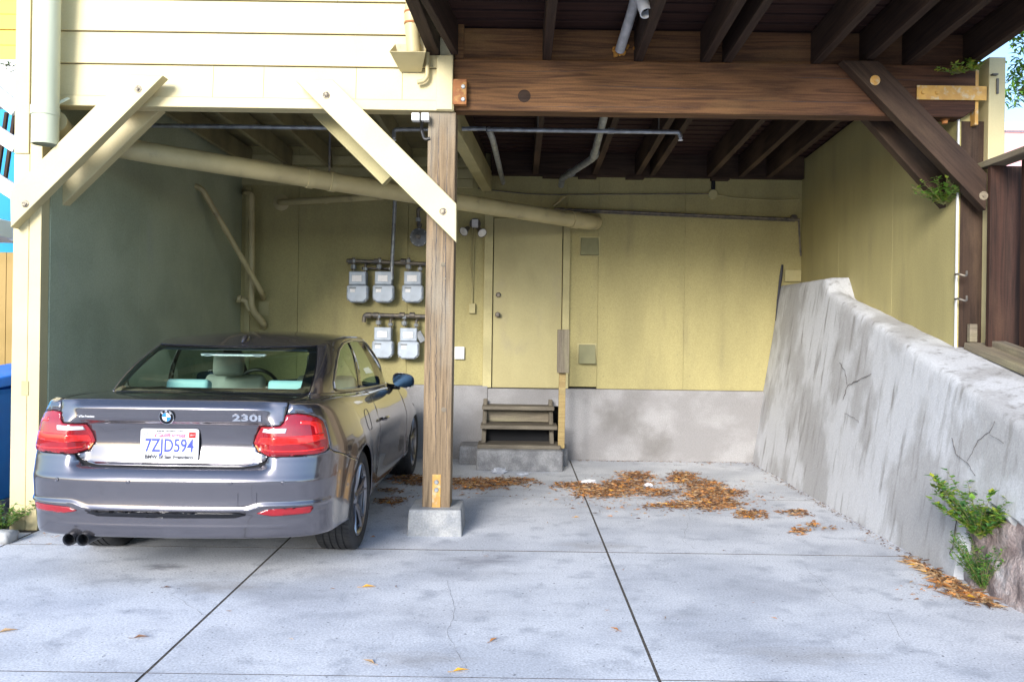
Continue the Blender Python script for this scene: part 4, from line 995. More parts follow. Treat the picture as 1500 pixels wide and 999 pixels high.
# bumper ------------------------------------------------------------
bump_r = [(0, .285), (.30, .285), (.9, .285), (1.15, .275)]+[p for p in arc(SW, 190, 128, 12)]+[(1.28, .665), (1.10, .715), (.99, .742), (.945, .765), (.94, .766), (.905, .752), (.82, .742), (.70, .736), (.555, .733), (.54, .70), (.50, .675), (.42, .668), (0, .668)]
mb = MB(); patch(mb, sym(bump_r), bpos, (.022, .007)); bumper = panel(mb, 'rear_bumper', M['paint'], CAR, .008)
# quarter panels, doors, front --------------------------------------
SD = sy(1.72); SH = sy(3.12)
a1 = arc(SW, 128, -12, 26)
quarter = [(.948, .768), (.994, .747), (1.104, .72), (1.284, .67)]+a1+[(SW+AR+.02, .21), (SD-.003, .21), (SD-.05, .40), (SD+.0, .62), (SD+.03, .80), (SD+.02, .95), (SD+.02, 1.04),
           (1.2, 1.04), (.90, 1.04), (.668, 1.04), (.664, 1.0), (.655, .971), (.72, .978), (.80, .971), (.882, .951), (.93, .925), (.946, .883), (.950, .82)]
door = [(SD+.002, .24), (SH, .24), (SH+.02, .40), (SH+.03, .70), (SH-.01, .95), (SH-.01, 1.04), (SD+.025, 1.04), (SD+.025, .95), (SD+.035, .80), (SD+.005, .62), (SD-.045, .40)]
front = [(SH+.005, .24), (SF-AR-.02, .21)]+arc(SF, 192, -12, 30)+[(SF+AR+.1, .22), (SMAX, .22), (SMAX, 1.04), (SH-.005, 1.04), (SH-.005, .95), (SH+.035, .70), (SH+.025, .40)]
mb = MB()
for k in (1, -1):
    mm = (lambda p: p) if k == 1 else mir
    patch(mb, mm(quarter), bpos, (.03, .02)); patch(mb, mm(front), bpos, (.045, .03))
    patch(mb, mm([(SW+AR+.02, .205), (SD, .205), (SH+.005, .205), (SF-AR-.02, .205), (SH+.005, .235), (SD, .235)]), bpos, (.05, .02))
# upper skin (shoulders, hood cowl)
def cpos(x, y): return Vector((x, y, zcap(x, y)))
def toploop(s0, s1, n): return [(bpos(s0+(s1-s0)*i/n, 1.04).x, bpos(s0+(s1-s0)*i/n, 1.04).y) for i in range(n+1)]
def gloop(u0, u1, n, d=0): return [tuple(catmull(GB, u0+(u1-u0)*i/n)) for i in range(n+1)]
seam = [(.66, .50), (.668, .35), (.655, .20)]
sh = toploop(.668, sy(3.15), 60)+gloop(8.4, 2.0, 50)+[(.625, .60)]+seam
for k in (1, -1):
    q = [(k*a, b) for a, b in sh]; patch(mb, q, cpos, (.03, .03))
# greenhouse skin with window openings
swin = [(3.62, .10), (3.42, .22), (3.40, .42), (3.62, .64), (4.0, .80), (4.6, .90), (5.5, .935), (6.6, .93), (7.2, .885), (7.75, .62), (8.25, .22), (8.35, .08), (7.8, .05), (6, .05), (4.4, .05), (3.9, .06)]
for k in (1, -1):
    mm = (lambda p: p) if k == 1 else mir
    patch(mb, mm([(2.12, 0), (8.85, 0), (8.75, 1), (2.12, 1)]), gpos, (.09, .05), holes=[mm(swin)])
rl = [tuple(catmull(GT, 11*i/90)) for i in range(91)]
roofP = rl+[(-a, b) for a, b in rl[::-1] if abs(a) > 1e-4]
patch(mb, roofP, rpos, (.04, .04), centre=(0, 2, .9))
body = panel(mb, 'body', M['paint'], CAR, .008)
for k in (1, -1):
    mb = MB(); patch(mb, door if k == 1 else mir(door), bpos, (.035, .02)); d = panel(mb, 'door', M['paint'], CAR)
    if k == 1: DOOR = d
    # handle
    h = MB(); c = bpos(k*(SD+.22), .80)
    h.tube([c+Vector((k*.012, -.09, 0)), c+Vector((k*.036, -.06, .004)), c+Vector((k*.036, .06, .004)), c+Vector((k*.012, .09, 0))], [.008, .013, .013, .008], 10)
    h.build('handle', M['paint'], None, smooth=True).parent = d
# hood
hl = toploop(sy(3.15), SMAX, 40)
hoodR = [(0, 3.385)]+gloop(11, 8.42, 24)[1:]+hl[1:]
mb = MB(); patch(mb, sym([p for p in hoodR]), cpos, (.06, .05)); panel(mb, 'hood', M['paint'], CAR)
# boot lid ----------------------------------------------------------
lid_r = [(0, .678), (.42, .678), (.492, .685), (.528, .706), (.546, .732), (.495, .749), (.457, .798), (.473, .848), (.501, .899), (.56, .905), (.616, .911), (.635, .929), (.646, .968), (.655, 1.0), (.661, 1.04), (0, 1.04)]
mb = MB(); patch(mb, sym(lid_r), bpos, (.02, .008))
dk = toploop(0, .661, 24)+[(.648, .20), (.660, .35), (.652, .50), (.615, .598)]+gloop(1.98, 0, 16)
patch(mb, sym(dk), cpos, (.025, .025))
LID = panel(mb, 'boot_lid', M['paint'], CAR, .008)
# black liner inside the gaps
mb = MB()
full = [(0, .3), (1.2, .3)]+arc(SW, 185, -5, 24, AR+.01)+[(SW+AR+.04, .23), (SF-AR-.04, .23)]+arc(SF, 185, -5, 24, AR+.01)+[(SF+AR+.1, .24), (SMAX, .24), (SMAX, 1.03), (0, 1.03)]
for k in (1, -1): patch(mb, full if k == 1 else mir(full), bpos, (.05, .03), off=-.014)
mb.box(-.70, .70, .25, .55, .26, .28); mb.box(-.8, .8, 1.32, 3.25, .19, .22); mb.box(-.5, .5, .5, 3.9, .2, .24); mb.box(-.75, .75, 4.0, 4.3, .19, .22)
for yc in (.96, 3.65):
    for k in (1, -1):
        n = 20; vs = []
        for i in range(n+1):
            a = R(-15+210*i/n)
            for x in (.52, .86): vs.append((k*x, yc+(AR+.012)*math.cos(a), AZ+(AR+.012)*math.sin(a)))
        mb.add(vs, [(2*i, 2*i+1, 2*i+3, 2*i+2) for i in range(n)])
        mb.box(*sorted((k*.50, k*.52)), yc-.36, yc+.36, .2, .70)
# deck shelf + cabin floor
mb.box(-.62, .62, .62, 1.25, .93, .95); mb.box(-.70, .70, 1.25, 3.3, .25, .28); mb.box(-.72, -.69, 1.2, 3.1, .25, .90); mb.box(.69, .72, 1.2, 3.1, .25, .90)
mb.box(-.68, .68, 2.95, 3.3, .5, .93)
panel(mb, 'underbody', M['dark'], CAR, 0)
# lamps -------------------------------------------------------------
for k in (1, -1):
    mm = (lambda p: p) if k == 1 else mir
    mb = MB(); patch(mb, mm(lightP), bpos, (.015, .01), off=.003)
    L1 = panel(mb, 'tail_light', M['redlens'], CAR, .012)
    mb = MB(); patch(mb, mm([(.485, .80), (.50, .832), (.62, .848), (.80, .855), (.915, .855), (.92, .825), (.80, .815), (.62, .802)]), bpos, (.015, .008), off=.0045)
    patch(mb, mm([(.835, .86), (.905, .86), (.90, .915), (.86, .925), (.80, .932), (.735, .936), (.735, .915), (.80, .912), (.83, .90)]), bpos, (.015, .008), off=.0045)
    patch(mb, mm([(.52, .765), (.70, .765), (.90, .775), (.90, .782), (.70, .773), (.52, .773)]), bpos, (.015, .008), off=.0045)
    panel(mb, 'light_bar', M['redbar'], L1, .001)
    mb = MB(); patch(mb, mm([(.515, .864), (.524, .885), (.63, .893), (.655, .893), (.648, .868)]), bpos, (.015, .008), off=.005)
    panel(mb, 'reversing_lens', M['clearlens'], L1, .001)
    mb = MB(); patch(mb, mm([(.468, .79), (.478, .79), (.502, .755), (.492, .755)]), bpos, (.01, .008), off=.005); panel(mb, 'amber_lens', M['amber'], L1, .001)
    mb = MB(); patch(mb, mm([(.50, .432), (.55, .452), (.80, .462), (.815, .452), (.795, .424), (.58, .416)]), bpos, (.02, .008), off=.004)
    panel(mb, 'reflector', M['redlens'], CAR, .004)
# diffuser strip and lower crease
mb = MB(); patch(mb, [(-.44, .424), (-.40, .436), (0, .438), (.40, .436), (.44, .424), (.38, .406), (0, .403), (-.38, .406)], bpos, (.03, .01), off=.006); panel(mb, 'bumper_strip', M['blackgloss'], CAR, .006)
# sensors, tow cover
for s_ in (-.62, -.2, .36, .64):
    p, q = bpos(s_, .60), bpos(s_, .60)+Vector((0, -1, 0))
    n = Vector((0, -1, 0)) if abs(s_) < .5 else Vector((math.copysign(.35, s_), -1, 0)).normalized()
    o = lath('parking_sensor', [(.0001, .0015), (.0075, .0015), (.009, .0008), (.0105, .002), (.0115, .0)], p+n*.0015, n, [M['paint']], None, 16); o.parent = CAR
mb = MB()
for a, b in (((.40, .475), (.40, .545)), ((.40, .475), (.50, .475)), ((.50, .475), (.50, .545))):
    pts = [bpos(a[0]+(b[0]-a[0])*i/6, a[1]+(b[1]-a[1])*i/6)+Vector((0, -.0002, 0)) for i in range(7)]; mb.tube(pts, .0013, 5)
mb.build('tow_cover_seam', M['ink']).parent = CAR
mb = MB()  # fuel flap on the quarter panel
pts = [bpos(sy(1.28)+.085*math.copysign(abs(math.cos(t))**.6, math.cos(t)), .845+.075*math.copysign(abs(math.sin(t))**.6, math.sin(t)))+Vector((.001, 0, 0)) for t in [2*math.pi*i/32 for i in range(33)]]
mb.tube(pts, .0018, 5); mb.build('fuel_flap', M['ink']).parent = CAR
# exhaust
for x in (-.545, -.468):
    o = lath('tailpipe', [(.028, .0), (.030, -.25), (.036, -.25), (.036, 0), (.034, .008), (.030, .004), (.028, 0)], (x, .055, .272), (0, -1, 0), M['rimdark'], None, 24); o.parent = CAR
    o2 = lath('bore', [(.0001, -.06), (.029, -.06), (.029, -.001)], (x, .055, .272), (0, -1, 0), M['dark'], None, 24); o2.parent = o
# glass -------------------------------------------------------------
mb = MB(); patch(mb, [(-2.06, .03), (0, .02), (2.06, .03), (2.06, .98), (0, .985), (-2.06, .98)], gpos, (.09, .05)); RW = panel(mb, 'rear_window', M['glass'], CAR, 0)
mb = MB(); patch(mb, [(-2.12, 0), (0, 0), (2.12, 0), (2.12, 1), (0, 1), (-2.12, 1)], gpos, (.09, .05), holes=[[(-1.78, .14), (-1.7, .11), (0, .10), (1.7, .11), (1.78, .14), (1.80, .86), (1.72, .915), (0, .925), (-1.72, .915), (-1.8, .86)]], off=-.002)
panel(mb, 'window_surround', M['blackgloss'], RW, .003)
# high brake light
mb = MB(); patch(mb, [(-.62, .865), (.62, .865), (.66, .885), (.62, .905), (-.62, .905), (-.66, .885)], gpos, (.06, .03), off=-.02); panel(mb, 'brake_light', M['clearlens'], RW, .01)
mb = MB(); pts = [gpos(-2.1+4.2*i/40, 1.0)+Vector((0, -.003, .003)) for i in range(41)]; mb.tube(pts, .0035, 6); mb.build('roof_seal', M['blackgloss'], smooth=True).parent = CAR
for k in (1, -1):
    mm = (lambda p: p) if k == 1 else mir
    mb = MB(); patch(mb, mm(swin), gpos, (.12, .06), off=-.004); W = panel(mb, 'side_window', M['glass'], CAR, 0)
    mb = MB(); pts = [gpos(k*a, b)+Vector((k*.002, 0, 0)) for a, b in [tuple(v) for v in resamp(swin, .12)]]; pts.append(pts[0])
    mb.tube(pts, .0075, 6, cap=False); mb.build('window_trim', M['satin'], smooth=True).parent = W
    mb = MB(); patch(mb, mm([(5.30, .03), (5.46, .03), (5.22, .94), (5.05, .94)]), gpos, (.1, .06), off=-.001); panel(mb, 'pillar_cover', M['blackgloss'], CAR, .004)
mb = MB(); patch(mb, [(8.85, 0.02), (9.9, .02), (10.99, .02), (10.99, .98), (9.9, .98), (8.75, .98)], gpos, (.12, .06)); patch(mb, mir([(8.85, 0.02), (9.9, .02), (10.99, .02), (10.99, .98), (9.9, .98), (8.75, .98)]), gpos, (.12, .06))
panel(mb, 'windscreen', M['glass'], CAR, 0)
# antenna fin
fin = MB()
pr = [(0, 0), (.02, .02), (.05, .055), (.075, .058), (.085, .045), (.15, .0)]
for i, (y, z) in enumerate([(0, .0), (.02, .022), (.045, .048), (.07, .056), (.10, .04), (.15, .0)]): pass
vs = []; n = 9
for i in range(n):
    t = i/(n-1); y = .15*t; h = .056*math.sin(math.pi*min(1, (1-t)**.8*1.0))**.8*(1 if t < .99 else 0)+.001; wd = .026*math.sin(math.pi*max(.04, min(.96, t)))**.5
    for j in range(7):
        a = math.pi*j/6; vs.append((wd*math.cos(a), y, h*math.sin(a)**.8 if 0 < j < 6 else 0))
fin.add(vs, [(i*7+j, i*7+j+1, (i+1)*7+j+1, (i+1)*7+j) for i in range(n-1) for j in range(6)])
FN = fin.build('antenna_fin', M['paint'], smooth=2); FN.location = (0, 1.20, rpos(0, 1.25).z-.008); FN.parent = CAR
# mirrors
for k in (1, -1):
    vs = []; rings = 9; seg = 16
    for i in range(rings):
        t = i/(rings-1); a = math.pi*t
        for j in range(seg):
            b = 2*math.pi*j/seg
            x = math.copysign(abs(math.cos(b))**.7, math.cos(b)); z = math.copysign(abs(math.sin(b))**.7, math.sin(b))
            rr = math.sin(max(.02, min(math.pi*.62, a*.62+.02)))
            vs.append((k*(.885+x*.100*rr+(0 if x*k > 0 else 0)), 2.90-.07*math.cos(a*.5)+.09*t*0+.10*(1-t)-.03, .985+z*.066*rr-.012*x*(1 if True else 0)))
    mb = MB(); mb.add(vs, [(i*seg+j, i*seg+(j+1) % seg, (i+1)*seg+(j+1) % seg, (i+1)*seg+j) for i in range(rings-1) for j in range(seg)]+[tuple(range(seg))])
    mo = mb.build('wing_mirror', M['paint'], smooth=2)
    mo.parent = CAR
    g = MB(); n = 20
    y0 = min(v[1] for v in vs)
    g.add([(k*.885+.088*math.copysign(abs(math.cos(2*math.pi*i/n))**.7, math.cos(2*math.pi*i/n)), 2.835, .985+.055*math.copysign(abs(math.sin(2*math.pi*i/n))**.7, math.sin(2*math.pi*i/n))) for i in range(n)], [tuple(range(n))])
    g.build('mirror_glass', M['mirr']).parent = mo
    mb = MB(); mb.tube([(k*.74, 2.90, .925), (k*.80, 2.89, .925), (k*.85, 2.885, .93)], [.03, .024, .03], 10); a_ = mb.build('mirror_arm', M['blackgloss'], smooth=2); a_.parent = mo
# wheels --------------------------------------------------------------
def wheel(x, y, k):
    W = bpy.data.objects.new('wheel', None); COL.objects.link(W); W.parent = CAR; W.location = (x, y, .325); W.empty_display_size = .1
    Mx = Matrix.Rotation(R(90), 4, 'Y')
    hw = .118; rt = .325
    prof = [(.232, -hw+.012), (.25, -hw-.004), (.285, -hw-.008), (.308, -hw), (.320, -hw+.014)]
    for g0 in (-.062, -.021, .021, .062):
        prof += [(rt-abs(g0)*.02, g0-.006), (rt-.008, g0-.005), (rt-.008, g0+.005), (rt-abs(g0)*.02, g0+.006)]
    prof += [(.320, hw-.014), (.308, hw), (.285, hw+.008), (.25, hw+.004), (.232, hw-.012)]
    mb = MB(); mb.lathe(prof, 72, Mx)
    # sipes on the shoulders
    for i in range(72):
        a = 2*math.pi*i/72
        for s0, s1 in ((-hw+.016, -.07), (.07, hw-.016)):
            c, s = math.cos(a), math.sin(a); r1 = rt+.0008
            e = .0035
            pass
    for i in range(64):
        a = 2*math.pi*i/64
        for s0, s1 in ((-hw+.014, -.068), (.068, hw-.014), (-.055, -.027), (-.015, .015), (.027, .055)):
            r1 = rt-.0015; e = .004
            q = [Vector((s0, (r1)*math.cos(a-e/r1), (r1)*math.sin(a-e/r1))), Vector((s1, r1*math.cos(a+.5*e/r1), r1*math.sin(a+.5*e/r1))), Vector((s1, r1*math.cos(a+1.5*e/r1), r1*math.sin(a+1.5*e/r1))), Vector((s0, r1*math.cos(a), r1*math.sin(a)))]
            q = [v*1 for v in q]
            for v in q: v.y *= 1.0045; v.z *= 1.0045
            mb.add(q, [(0, 1, 2, 3)], 1)
    t = mb.build('tyre', [M['rubber'], M['dark']], smooth=True, fix=False); t.parent = W
    # rim barrel + spokes
    o = k*(hw-.012)
    prof = [(.20, -k*.10), (.215, -k*.09), (.205, -k*.03), (.212, o-k*.02), (.235, o+k*.002), (.238, o+k*.006), (.230, o+k*.009), (.222, o+k*.004), (.214, o-k*.008)]
    mb = MB(); mb.lathe(prof, 48, Mx); rb = mb.build('rim', M['rim'], smooth=True, fix=False); rb.parent = W
    mb = MB()
    for i in range(5):
        for d in (-.11, .11):
            a = 2*math.pi*i/5+R(90)
            r0, r1 = .045, .226
            pts = [(r0, a+d*1.6, o-k*.030), (.11, a+d*1.1, o-k*.016), (.17, a+d*1.3, o-k*.010), (r1, a+d*1.9, o-k*.004)]
            P = [Vector((h, r*math.cos(b), r*math.sin(b))) for r, b, h in pts]
            vs = []
            for q, p in enumerate(P):
                tdir = (P[min(3, q+1)]-P[max(0, q-1)]).normalized(); ax = Vector((1, 0, 0)); sd_ = tdir.cross(ax).normalized(); hwid = .0135-.0015*q
                vs += [p+sd_*hwid, p+ax*k*.012+sd_*hwid*.5, p+ax*k*.012-sd_*hwid*.5, p-sd_*hwid, p-ax*k*.025]
            mb.add(vs, [(j*5+e, j*5+(e+1) % 5, (j+1)*5+(e+1) % 5, (j+1)*5+e) for j in range(3) for e in range(5)])
    mb.build('spokes', M['rim'], smooth=True).parent = rb
    mb = MB(); mb.lathe([(.0001, o-k*.006), (.028, o-k*.008), (.034, o-k*.014), (.05, o-k*.035), (.06, o-k*.05)], 24, Mx); mb.build('hub', M['rim'], smooth=True, fix=False).parent = rb
    mb = MB(); mb.lathe([(.0001, o-k*.07), (.165, o-k*.07), (.165, o-k*.09)], 36, Mx); mb.build('brake_disc', M['rimdark'], smooth=True, fix=False).parent = W
for x, y, k in ((.77, .96, 1), (-.77, .96, -1), (.765, 3.65, 1), (-.765, 3.65, -1)): wheel(x, y, k)
# badges and writing ----------------------------------------------------
def onrear(s, v, off=.002):
    p = bpos(s, v); e = .004
    du = (bpos(s+e, v)-bpos(s-e, v)).normalized(); dv = (bpos(s, v+e)-bpos(s, v-e)).normalized(); n = du.cross(dv).normalized(); dv = n.cross(du)
    p = p+n*off
    return Matrix(((du.x, dv.x, n.x, p.x), (du.y, dv.y, n.y, p.y), (du.z, dv.z, n.z, p.z), (0, 0, 0, 1)))
CM = mw(CAR)
def put(o, par_):
    o.parent = par_
    if par_ is not LID: o.matrix_parent_inverse = par_.matrix_basis.inverted()
    return o
M['em_blue'] = mat('emblem blue', (.02, .22, .62), .2, coat=1); M['em_white'] = mat('emblem white', (.8, .8, .8), .2, coat=1)
EM = onrear(-.012, .948, .007)
E = MB().lathe([(.0001, .003), (.038, .003), (.040, .005), (.0415, .003), (.0415, -.006)], 40).build('emblem', M['blackgloss'], smooth=True); E.matrix_world = EM; put(E, LID)
mb = MB().lathe([(.0385, .0032), (.0395, .0055), (.041, .0055), (.042, .003)], 40); o = mb.build('emblem_ring', M['chrome'], smooth=True); o.matrix_world = EM; put(o, E)
mb = MB().lathe([(.0235, .0036), (.0235, .0046), (.0248, .0046), (.0248, .0036)], 40); o = mb.build('inner_ring', M['chrome'], smooth=True); o.matrix_world = EM; put(o, E)
for q in range(4):
    n = 10; mb = MB(); mb.add([(0, 0, .0042)]+[(.0238*math.cos(R(90*q+90*i/n)), .0238*math.sin(R(90*q+90*i/n)), .0042) for i in range(n+1)], [tuple(range(n+2))])
    o = mb.build('emblem_quarter', M['em_white'] if q in (0, 2) else M['em_blue']); o.matrix_world = EM; put(o, E)
for ch, a in (('B', 135), ('M', 90), ('W', 45)):
    o = text('emblem_letter', ch, .017, M['em_white'], EM @ Matrix.Translation((.0315*math.cos(R(a)), .0315*math.sin(R(a)), .0042)) @ Matrix.Rotation(R(a-90), 4, 'Z'), ext=.0003); put(o, E)
T = text('model_badge', '230i', .050, M['chrome'], onrear(.432, .945, .003) , ext=.002, sx=1.75, bold=.0018, space=1.05); put(T, LID)
T = text('dealer_sticker', 'BMW of San Francisco', .017, M['em_white'], onrear(-.50, .943, .0025), ext=.0002, sx=.85, bold=.0003); put(T, LID)
PLM = Matrix.Translation((-.012, .098-.008, .80)) @ Matrix.Rotation(R(90), 4, 'X') @ Matrix.Rotation(R(-3), 4, 'X')
def rrect(w_, h_, r, n=5):
    out = []
    for cx, cy, a in ((w_/2-r, h_/2-r, 0), (-w_/2+r, h_/2-r, 90), (-w_/2+r, -h_/2+r, 180), (w_/2-r, -h_/2+r, 270)):
        for i in range(n+1): out.append((cx+r*math.cos(R(a+90*i/n)), cy+r*math.sin(R(a+90*i/n))))
    return out
M['plate'] = mat('licence plate white', (.82, .82, .83), .35, c2=(.78, .78, .8), scale=(8, 8, 8)); M['pl_blue'] = mat('plate blue', (.03, .05, .38), .4); M['pl_red'] = mat('plate red script', (.75, .06, .16), .4)
PT = MB().poly(rrect(.325, .170, .014), 2, -.006, 0).build('licence_plate', M['plate'], bevel=.0015); PT.matrix_world = PLM; put(PT, LID)
def ptxt(nm, s, size, m, x, y, **k):
    o = text(nm, s, size, m, PLM @ Matrix.Translation((x, y, .0012)), **k); put(o, PT); return o
ptxt('plate_number', '7ZJD594', .102, M['pl_blue'], 0, -.010, sx=.74, bold=.0016, space=1.0)
ptxt('plate_state', 'California', .036, M['pl_red'], -.003, .050, shear=.5, sx=1.25, bold=.0008)
ptxt('frame_text', 'BMW of San Francisco', .028, M['ink'], 0, -.071, sx=1.05, bold=.0012)
ptxt('frame_text', 'www.bmwsf.com', .022, M['ink'], 0, .0745, sx=1.0, bold=.0003)
ptxt('month_sticker', 'JUL', .022, M['pl_blue'], -.128, .055)
o = MB().box(.108, .146, .036, .068, .0008, .0016).build('year_sticker', M['redbar']); o.matrix_world = PLM; put(o, PT)
ptxt('sticker_text', '2017', .012, M['em_white'], .127, .052).location.z += 0
o = MB().poly(rrect(.332, .177, .017), 2, -.008, -.0035).build('plate_frame', M['black']); o.matrix_world = PLM; put(o, PT)
# cabin -----------------------------------------------------------------
M['seat'] = mat('grey seat leather', (.48, .47, .42), .55, c2=(.42, .41, .37), scale=(5, 5, 5))
M['headrest'] = mat('pale blue headrest leather', (.42, .66, .68), .5, c2=(.38, .60, .62), scale=(5, 5, 5))
def soft(name, x0, x1, y0, y1, z0, z1, m, bev, rx=0):
    o = MB().box(-(x1-x0)/2, (x1-x0)/2, -(y1-y0)/2, (y1-y0)/2, -(z1-z0)/2, (z1-z0)/2).build(name, m, bevel=bev, seg=5, smooth=2)
    o.location = ((x0+x1)/2, (y0+y1)/2, (z0+z1)/2); o.rotation_euler = (R(rx), 0, 0); o.parent = CAR; return o
for x in (-.37, .37):
    f = soft('front_seat', x-.24, x+.24, 2.02, 2.14, .45, 1.07, M['seat'], .05, -12)
    soft('front_headrest', x-.12, x+.12, 1.93, 2.02, 1.06, 1.25, M['seat'], .04, -8)
for x in (-.35, .35): soft('rear_headrest', x-.145, x+.145, 1.12, 1.22, 1.005, 1.085, M['headrest'], .025, -12)
soft('rear_seat', -.6, .6, 1.16, 1.30, .4, 1.01, M['seat'], .05, -12)
sw = MB(); P_ = [Vector((-.37+.18*math.cos(2*math.pi*i/28), 2.72-.06*math.sin(2*math.pi*i/28), .90+.175*math.sin(2*math.pi*i/28))) for i in range(29)]
sw.tube(P_, .016, 8, cap=False); sw.box(-.52, -.22, 2.73, 2.75, .87, .91); sw.build('steering_wheel', M['black'], smooth=True).parent = CAR
soft('dashboard', -.68, .68, 2.85, 3.15, .72, .945, M['black'], .05)
mr = soft('interior_mirror', -.12, .12, 2.60, 2.63, 1.235, 1.295, M['black'], .02)
o = MB().poly([(a, b) for a, b in rrect(.215, .046, .018)], 1, 0, .001).build('mirror_face', M['chrome']); o.location = (0, 2.597, 1.265); o.parent = CAR
CAR_END = True
# ================================================================== plants, leaves, litter
M['leafg'] = mat('green leaf', (.09, .21, .025), .5, c2=(.16, .30, .04), scale=(25, 25, 25), spec=.4)
M['leafd'] = mat('dark green leaf', (.04, .13, .03), .5, c2=(.08, .19, .045), scale=(25, 25, 25))
M['leafy'] = mat('yellow green leaf', (.30, .32, .03), .5, c2=(.13, .24, .03), scale=(30, 30, 30))
M['stem'] = mat('stem', (.16, .16, .06), .7)
def leafmesh(mb, p, d, L_, W_, up=Vector((0, 0, 1)), m=0, curl=.15):
    d = d.normalized(); s = d.cross(up)
    if s.length < .01: s = Vector((1, 0, 0))
    s.normalize(); n = s.cross(d)
    a = p; b = p+d*L_*.35+s*W_/2+n*L_*curl*.5; c = p+d*L_+n*L_*(-curl*.2); e = p+d*L_*.35-s*W_/2+n*L_*curl*.5; f = p+d*L_*.4
    mb.add([a, b, c, e, f], [(0, 4, 1), (1, 4, 2), (0, 3, 4), (3, 2, 4)], m)
def plant(name, base, n, h, spread, leaf, mats, label, lean=(0, 0, 0), down=0, per=16, cat='plant', wid=.7):
    root = thing(name, base, label, cat)
    st_ = MB(); lf = MB(); base = Vector(base)
    for i in range(n):
        a = random.uniform(0, 2*math.pi); d = Vector((math.cos(a)*spread, math.sin(a)*spread, h*random.uniform(.45, 1)))+Vector(lean)*random.uniform(.6, 1.2)
        P = []; k = 7
        for j in range(k):
            t = j/(k-1); P.append(base+Vector((random.uniform(-.01, .01), random.uniform(-.01, .01), 0))*0+d*t+Vector((math.cos(a), math.sin(a), 0))*spread*.35*t*t-Vector((0, 0, down*t*t)))
        st_.tube(P, [.003*(1-.7*j/(k-1)) for j in range(k)], 5)
        for j in range(per):
            t = random.uniform(.12, 1); q = t*(k-1); i0 = min(k-2, int(q)); p = P[i0].lerp(P[i0+1], q-i0)
            b = random.uniform(0, 2*math.pi); dd = Vector((math.cos(b), math.sin(b), random.uniform(-.2, .8)))
            l = leaf*random.uniform(.5, 1.2); leafmesh(lf, p, dd, l, l*wid, m=random.randrange(len(mats)))
    st_.build('stems', M['stem'], root, fix=False); lf.build('foliage', mats, root, fix=False)
    return root
plant('weed', facept(1443, 800)+Vector((-.02, 0, .04)), 44, .33, .17, .045, [M['leafg'], M['leafy'], M['leafd'], M['leafg']], 'bright green leafy weed growing out of the broken right wall', lean=(-.03, 0, .04), per=36)
plant('weed', facept(1440, 790)+Vector((-.02, -.05, .02)), 14, .06, .12, .04, [M['leafg'], M['leafy']], 'bright green weed clump in the crack of the right wall', lean=(-.02, 0, .05), per=20) if False else None
plant('weed', gr(1455, 868)+Vector((-.04, .03, 0)), 44, .32, .12, .03, [M['leafd'], M['leafd'], M['leafg']], 'darker feathery weed at the foot of the broken right wall', lean=(-.02, .0, .02), per=44, wid=.45)
plant('weed', gr(1478, 872)+Vector((-.02, .02, 0)), 10, .10, .06, .022, [M['leafd'], M['leafg']], 'small low sprig right of the feathery weed', per=16)
plant('hanging_plant', at(1382, 300, 5.93), 44, .20, .16, .045, [M['leafg'], M['leafy'], M['leafg']], 'small bushy plant growing on the rear brace of the deck', per=16)
plant('hanging_plant', at(1402, 232, 6.0), 7, .05, .06, .03, [M['leafg'], M['leafy']], 'little green sprig between the two dark braces', per=10)
plant('hanging_plant', at(1405, 108, 5.74), 16, .05, .11, .04, [M['leafy'], M['leafy'], M['leafg']], 'yellowish sprig on top of the beam above the steel strap', per=10, lean=(-.02, 0, 0))
plant('hanging_plant', at(1427, 104, 5.74), 12, .08, .04, .035, [M['leafy'], M['leafg']], 'yellow green sprout beside the cream post top', per=10)
plant('weed', Vector((-3.52, 5.55, .02)), 50, .24, .17, .034, [M['leafg'], M['leafd'], M['leafg']], 'spreading green weed at the foot of the cream corner column', per=20)
plant('weed', Vector((-3.78, 5.60, .02)), 40, .18, .16, .034, [M['leafg'], M['leafd']], 'low green weed left of the column by the stones', per=18)
# kerb stones
M['stone'] = mat('rough kerb stone', (.42, .42, .41), .9, c2=(.28, .28, .28), scale=(9, 9, 9), bump=.8, bscale=(30, 30, 30), bdist=.01)
for i, (x, w_, lb_) in enumerate(((-3.40, .16, 'rough grey kerb stone nearest the car bumper'), (-3.60, .19, 'middle rough kerb stone below the column weed'), (-3.84, .24, 'larger kerb stone at the left edge'))):
    b = MB(); vs = []
    bm = bmesh.new(); bmesh.ops.create_icosphere(bm, subdivisions=3, radius=1)
    for v in bm.verts:
        c = v.co; k = 1+.22*mno.noise(c*1.7+Vector((i*5, 0, 0)))+.08*mno.noise(c*5+Vector((i*5, 0, 0)))
        v.co = Vector((math.copysign(abs(c.x)**.7, c.x)*w_*.55*k, math.copysign(abs(c.y)**.7, c.y)*.08*k, math.copysign(abs(c.z)**.7, c.z)*.05*k))+Vector((x, 5.38, .03))
    b.add([v.co for v in bm.verts], [tuple(v.index for v in f_.verts) for f_ in bm.faces]); bm.free()
    tag(b.build('kerb_stone', M['stone'], smooth=2), lb_, 'stone', 'rough kerb stones by the column')
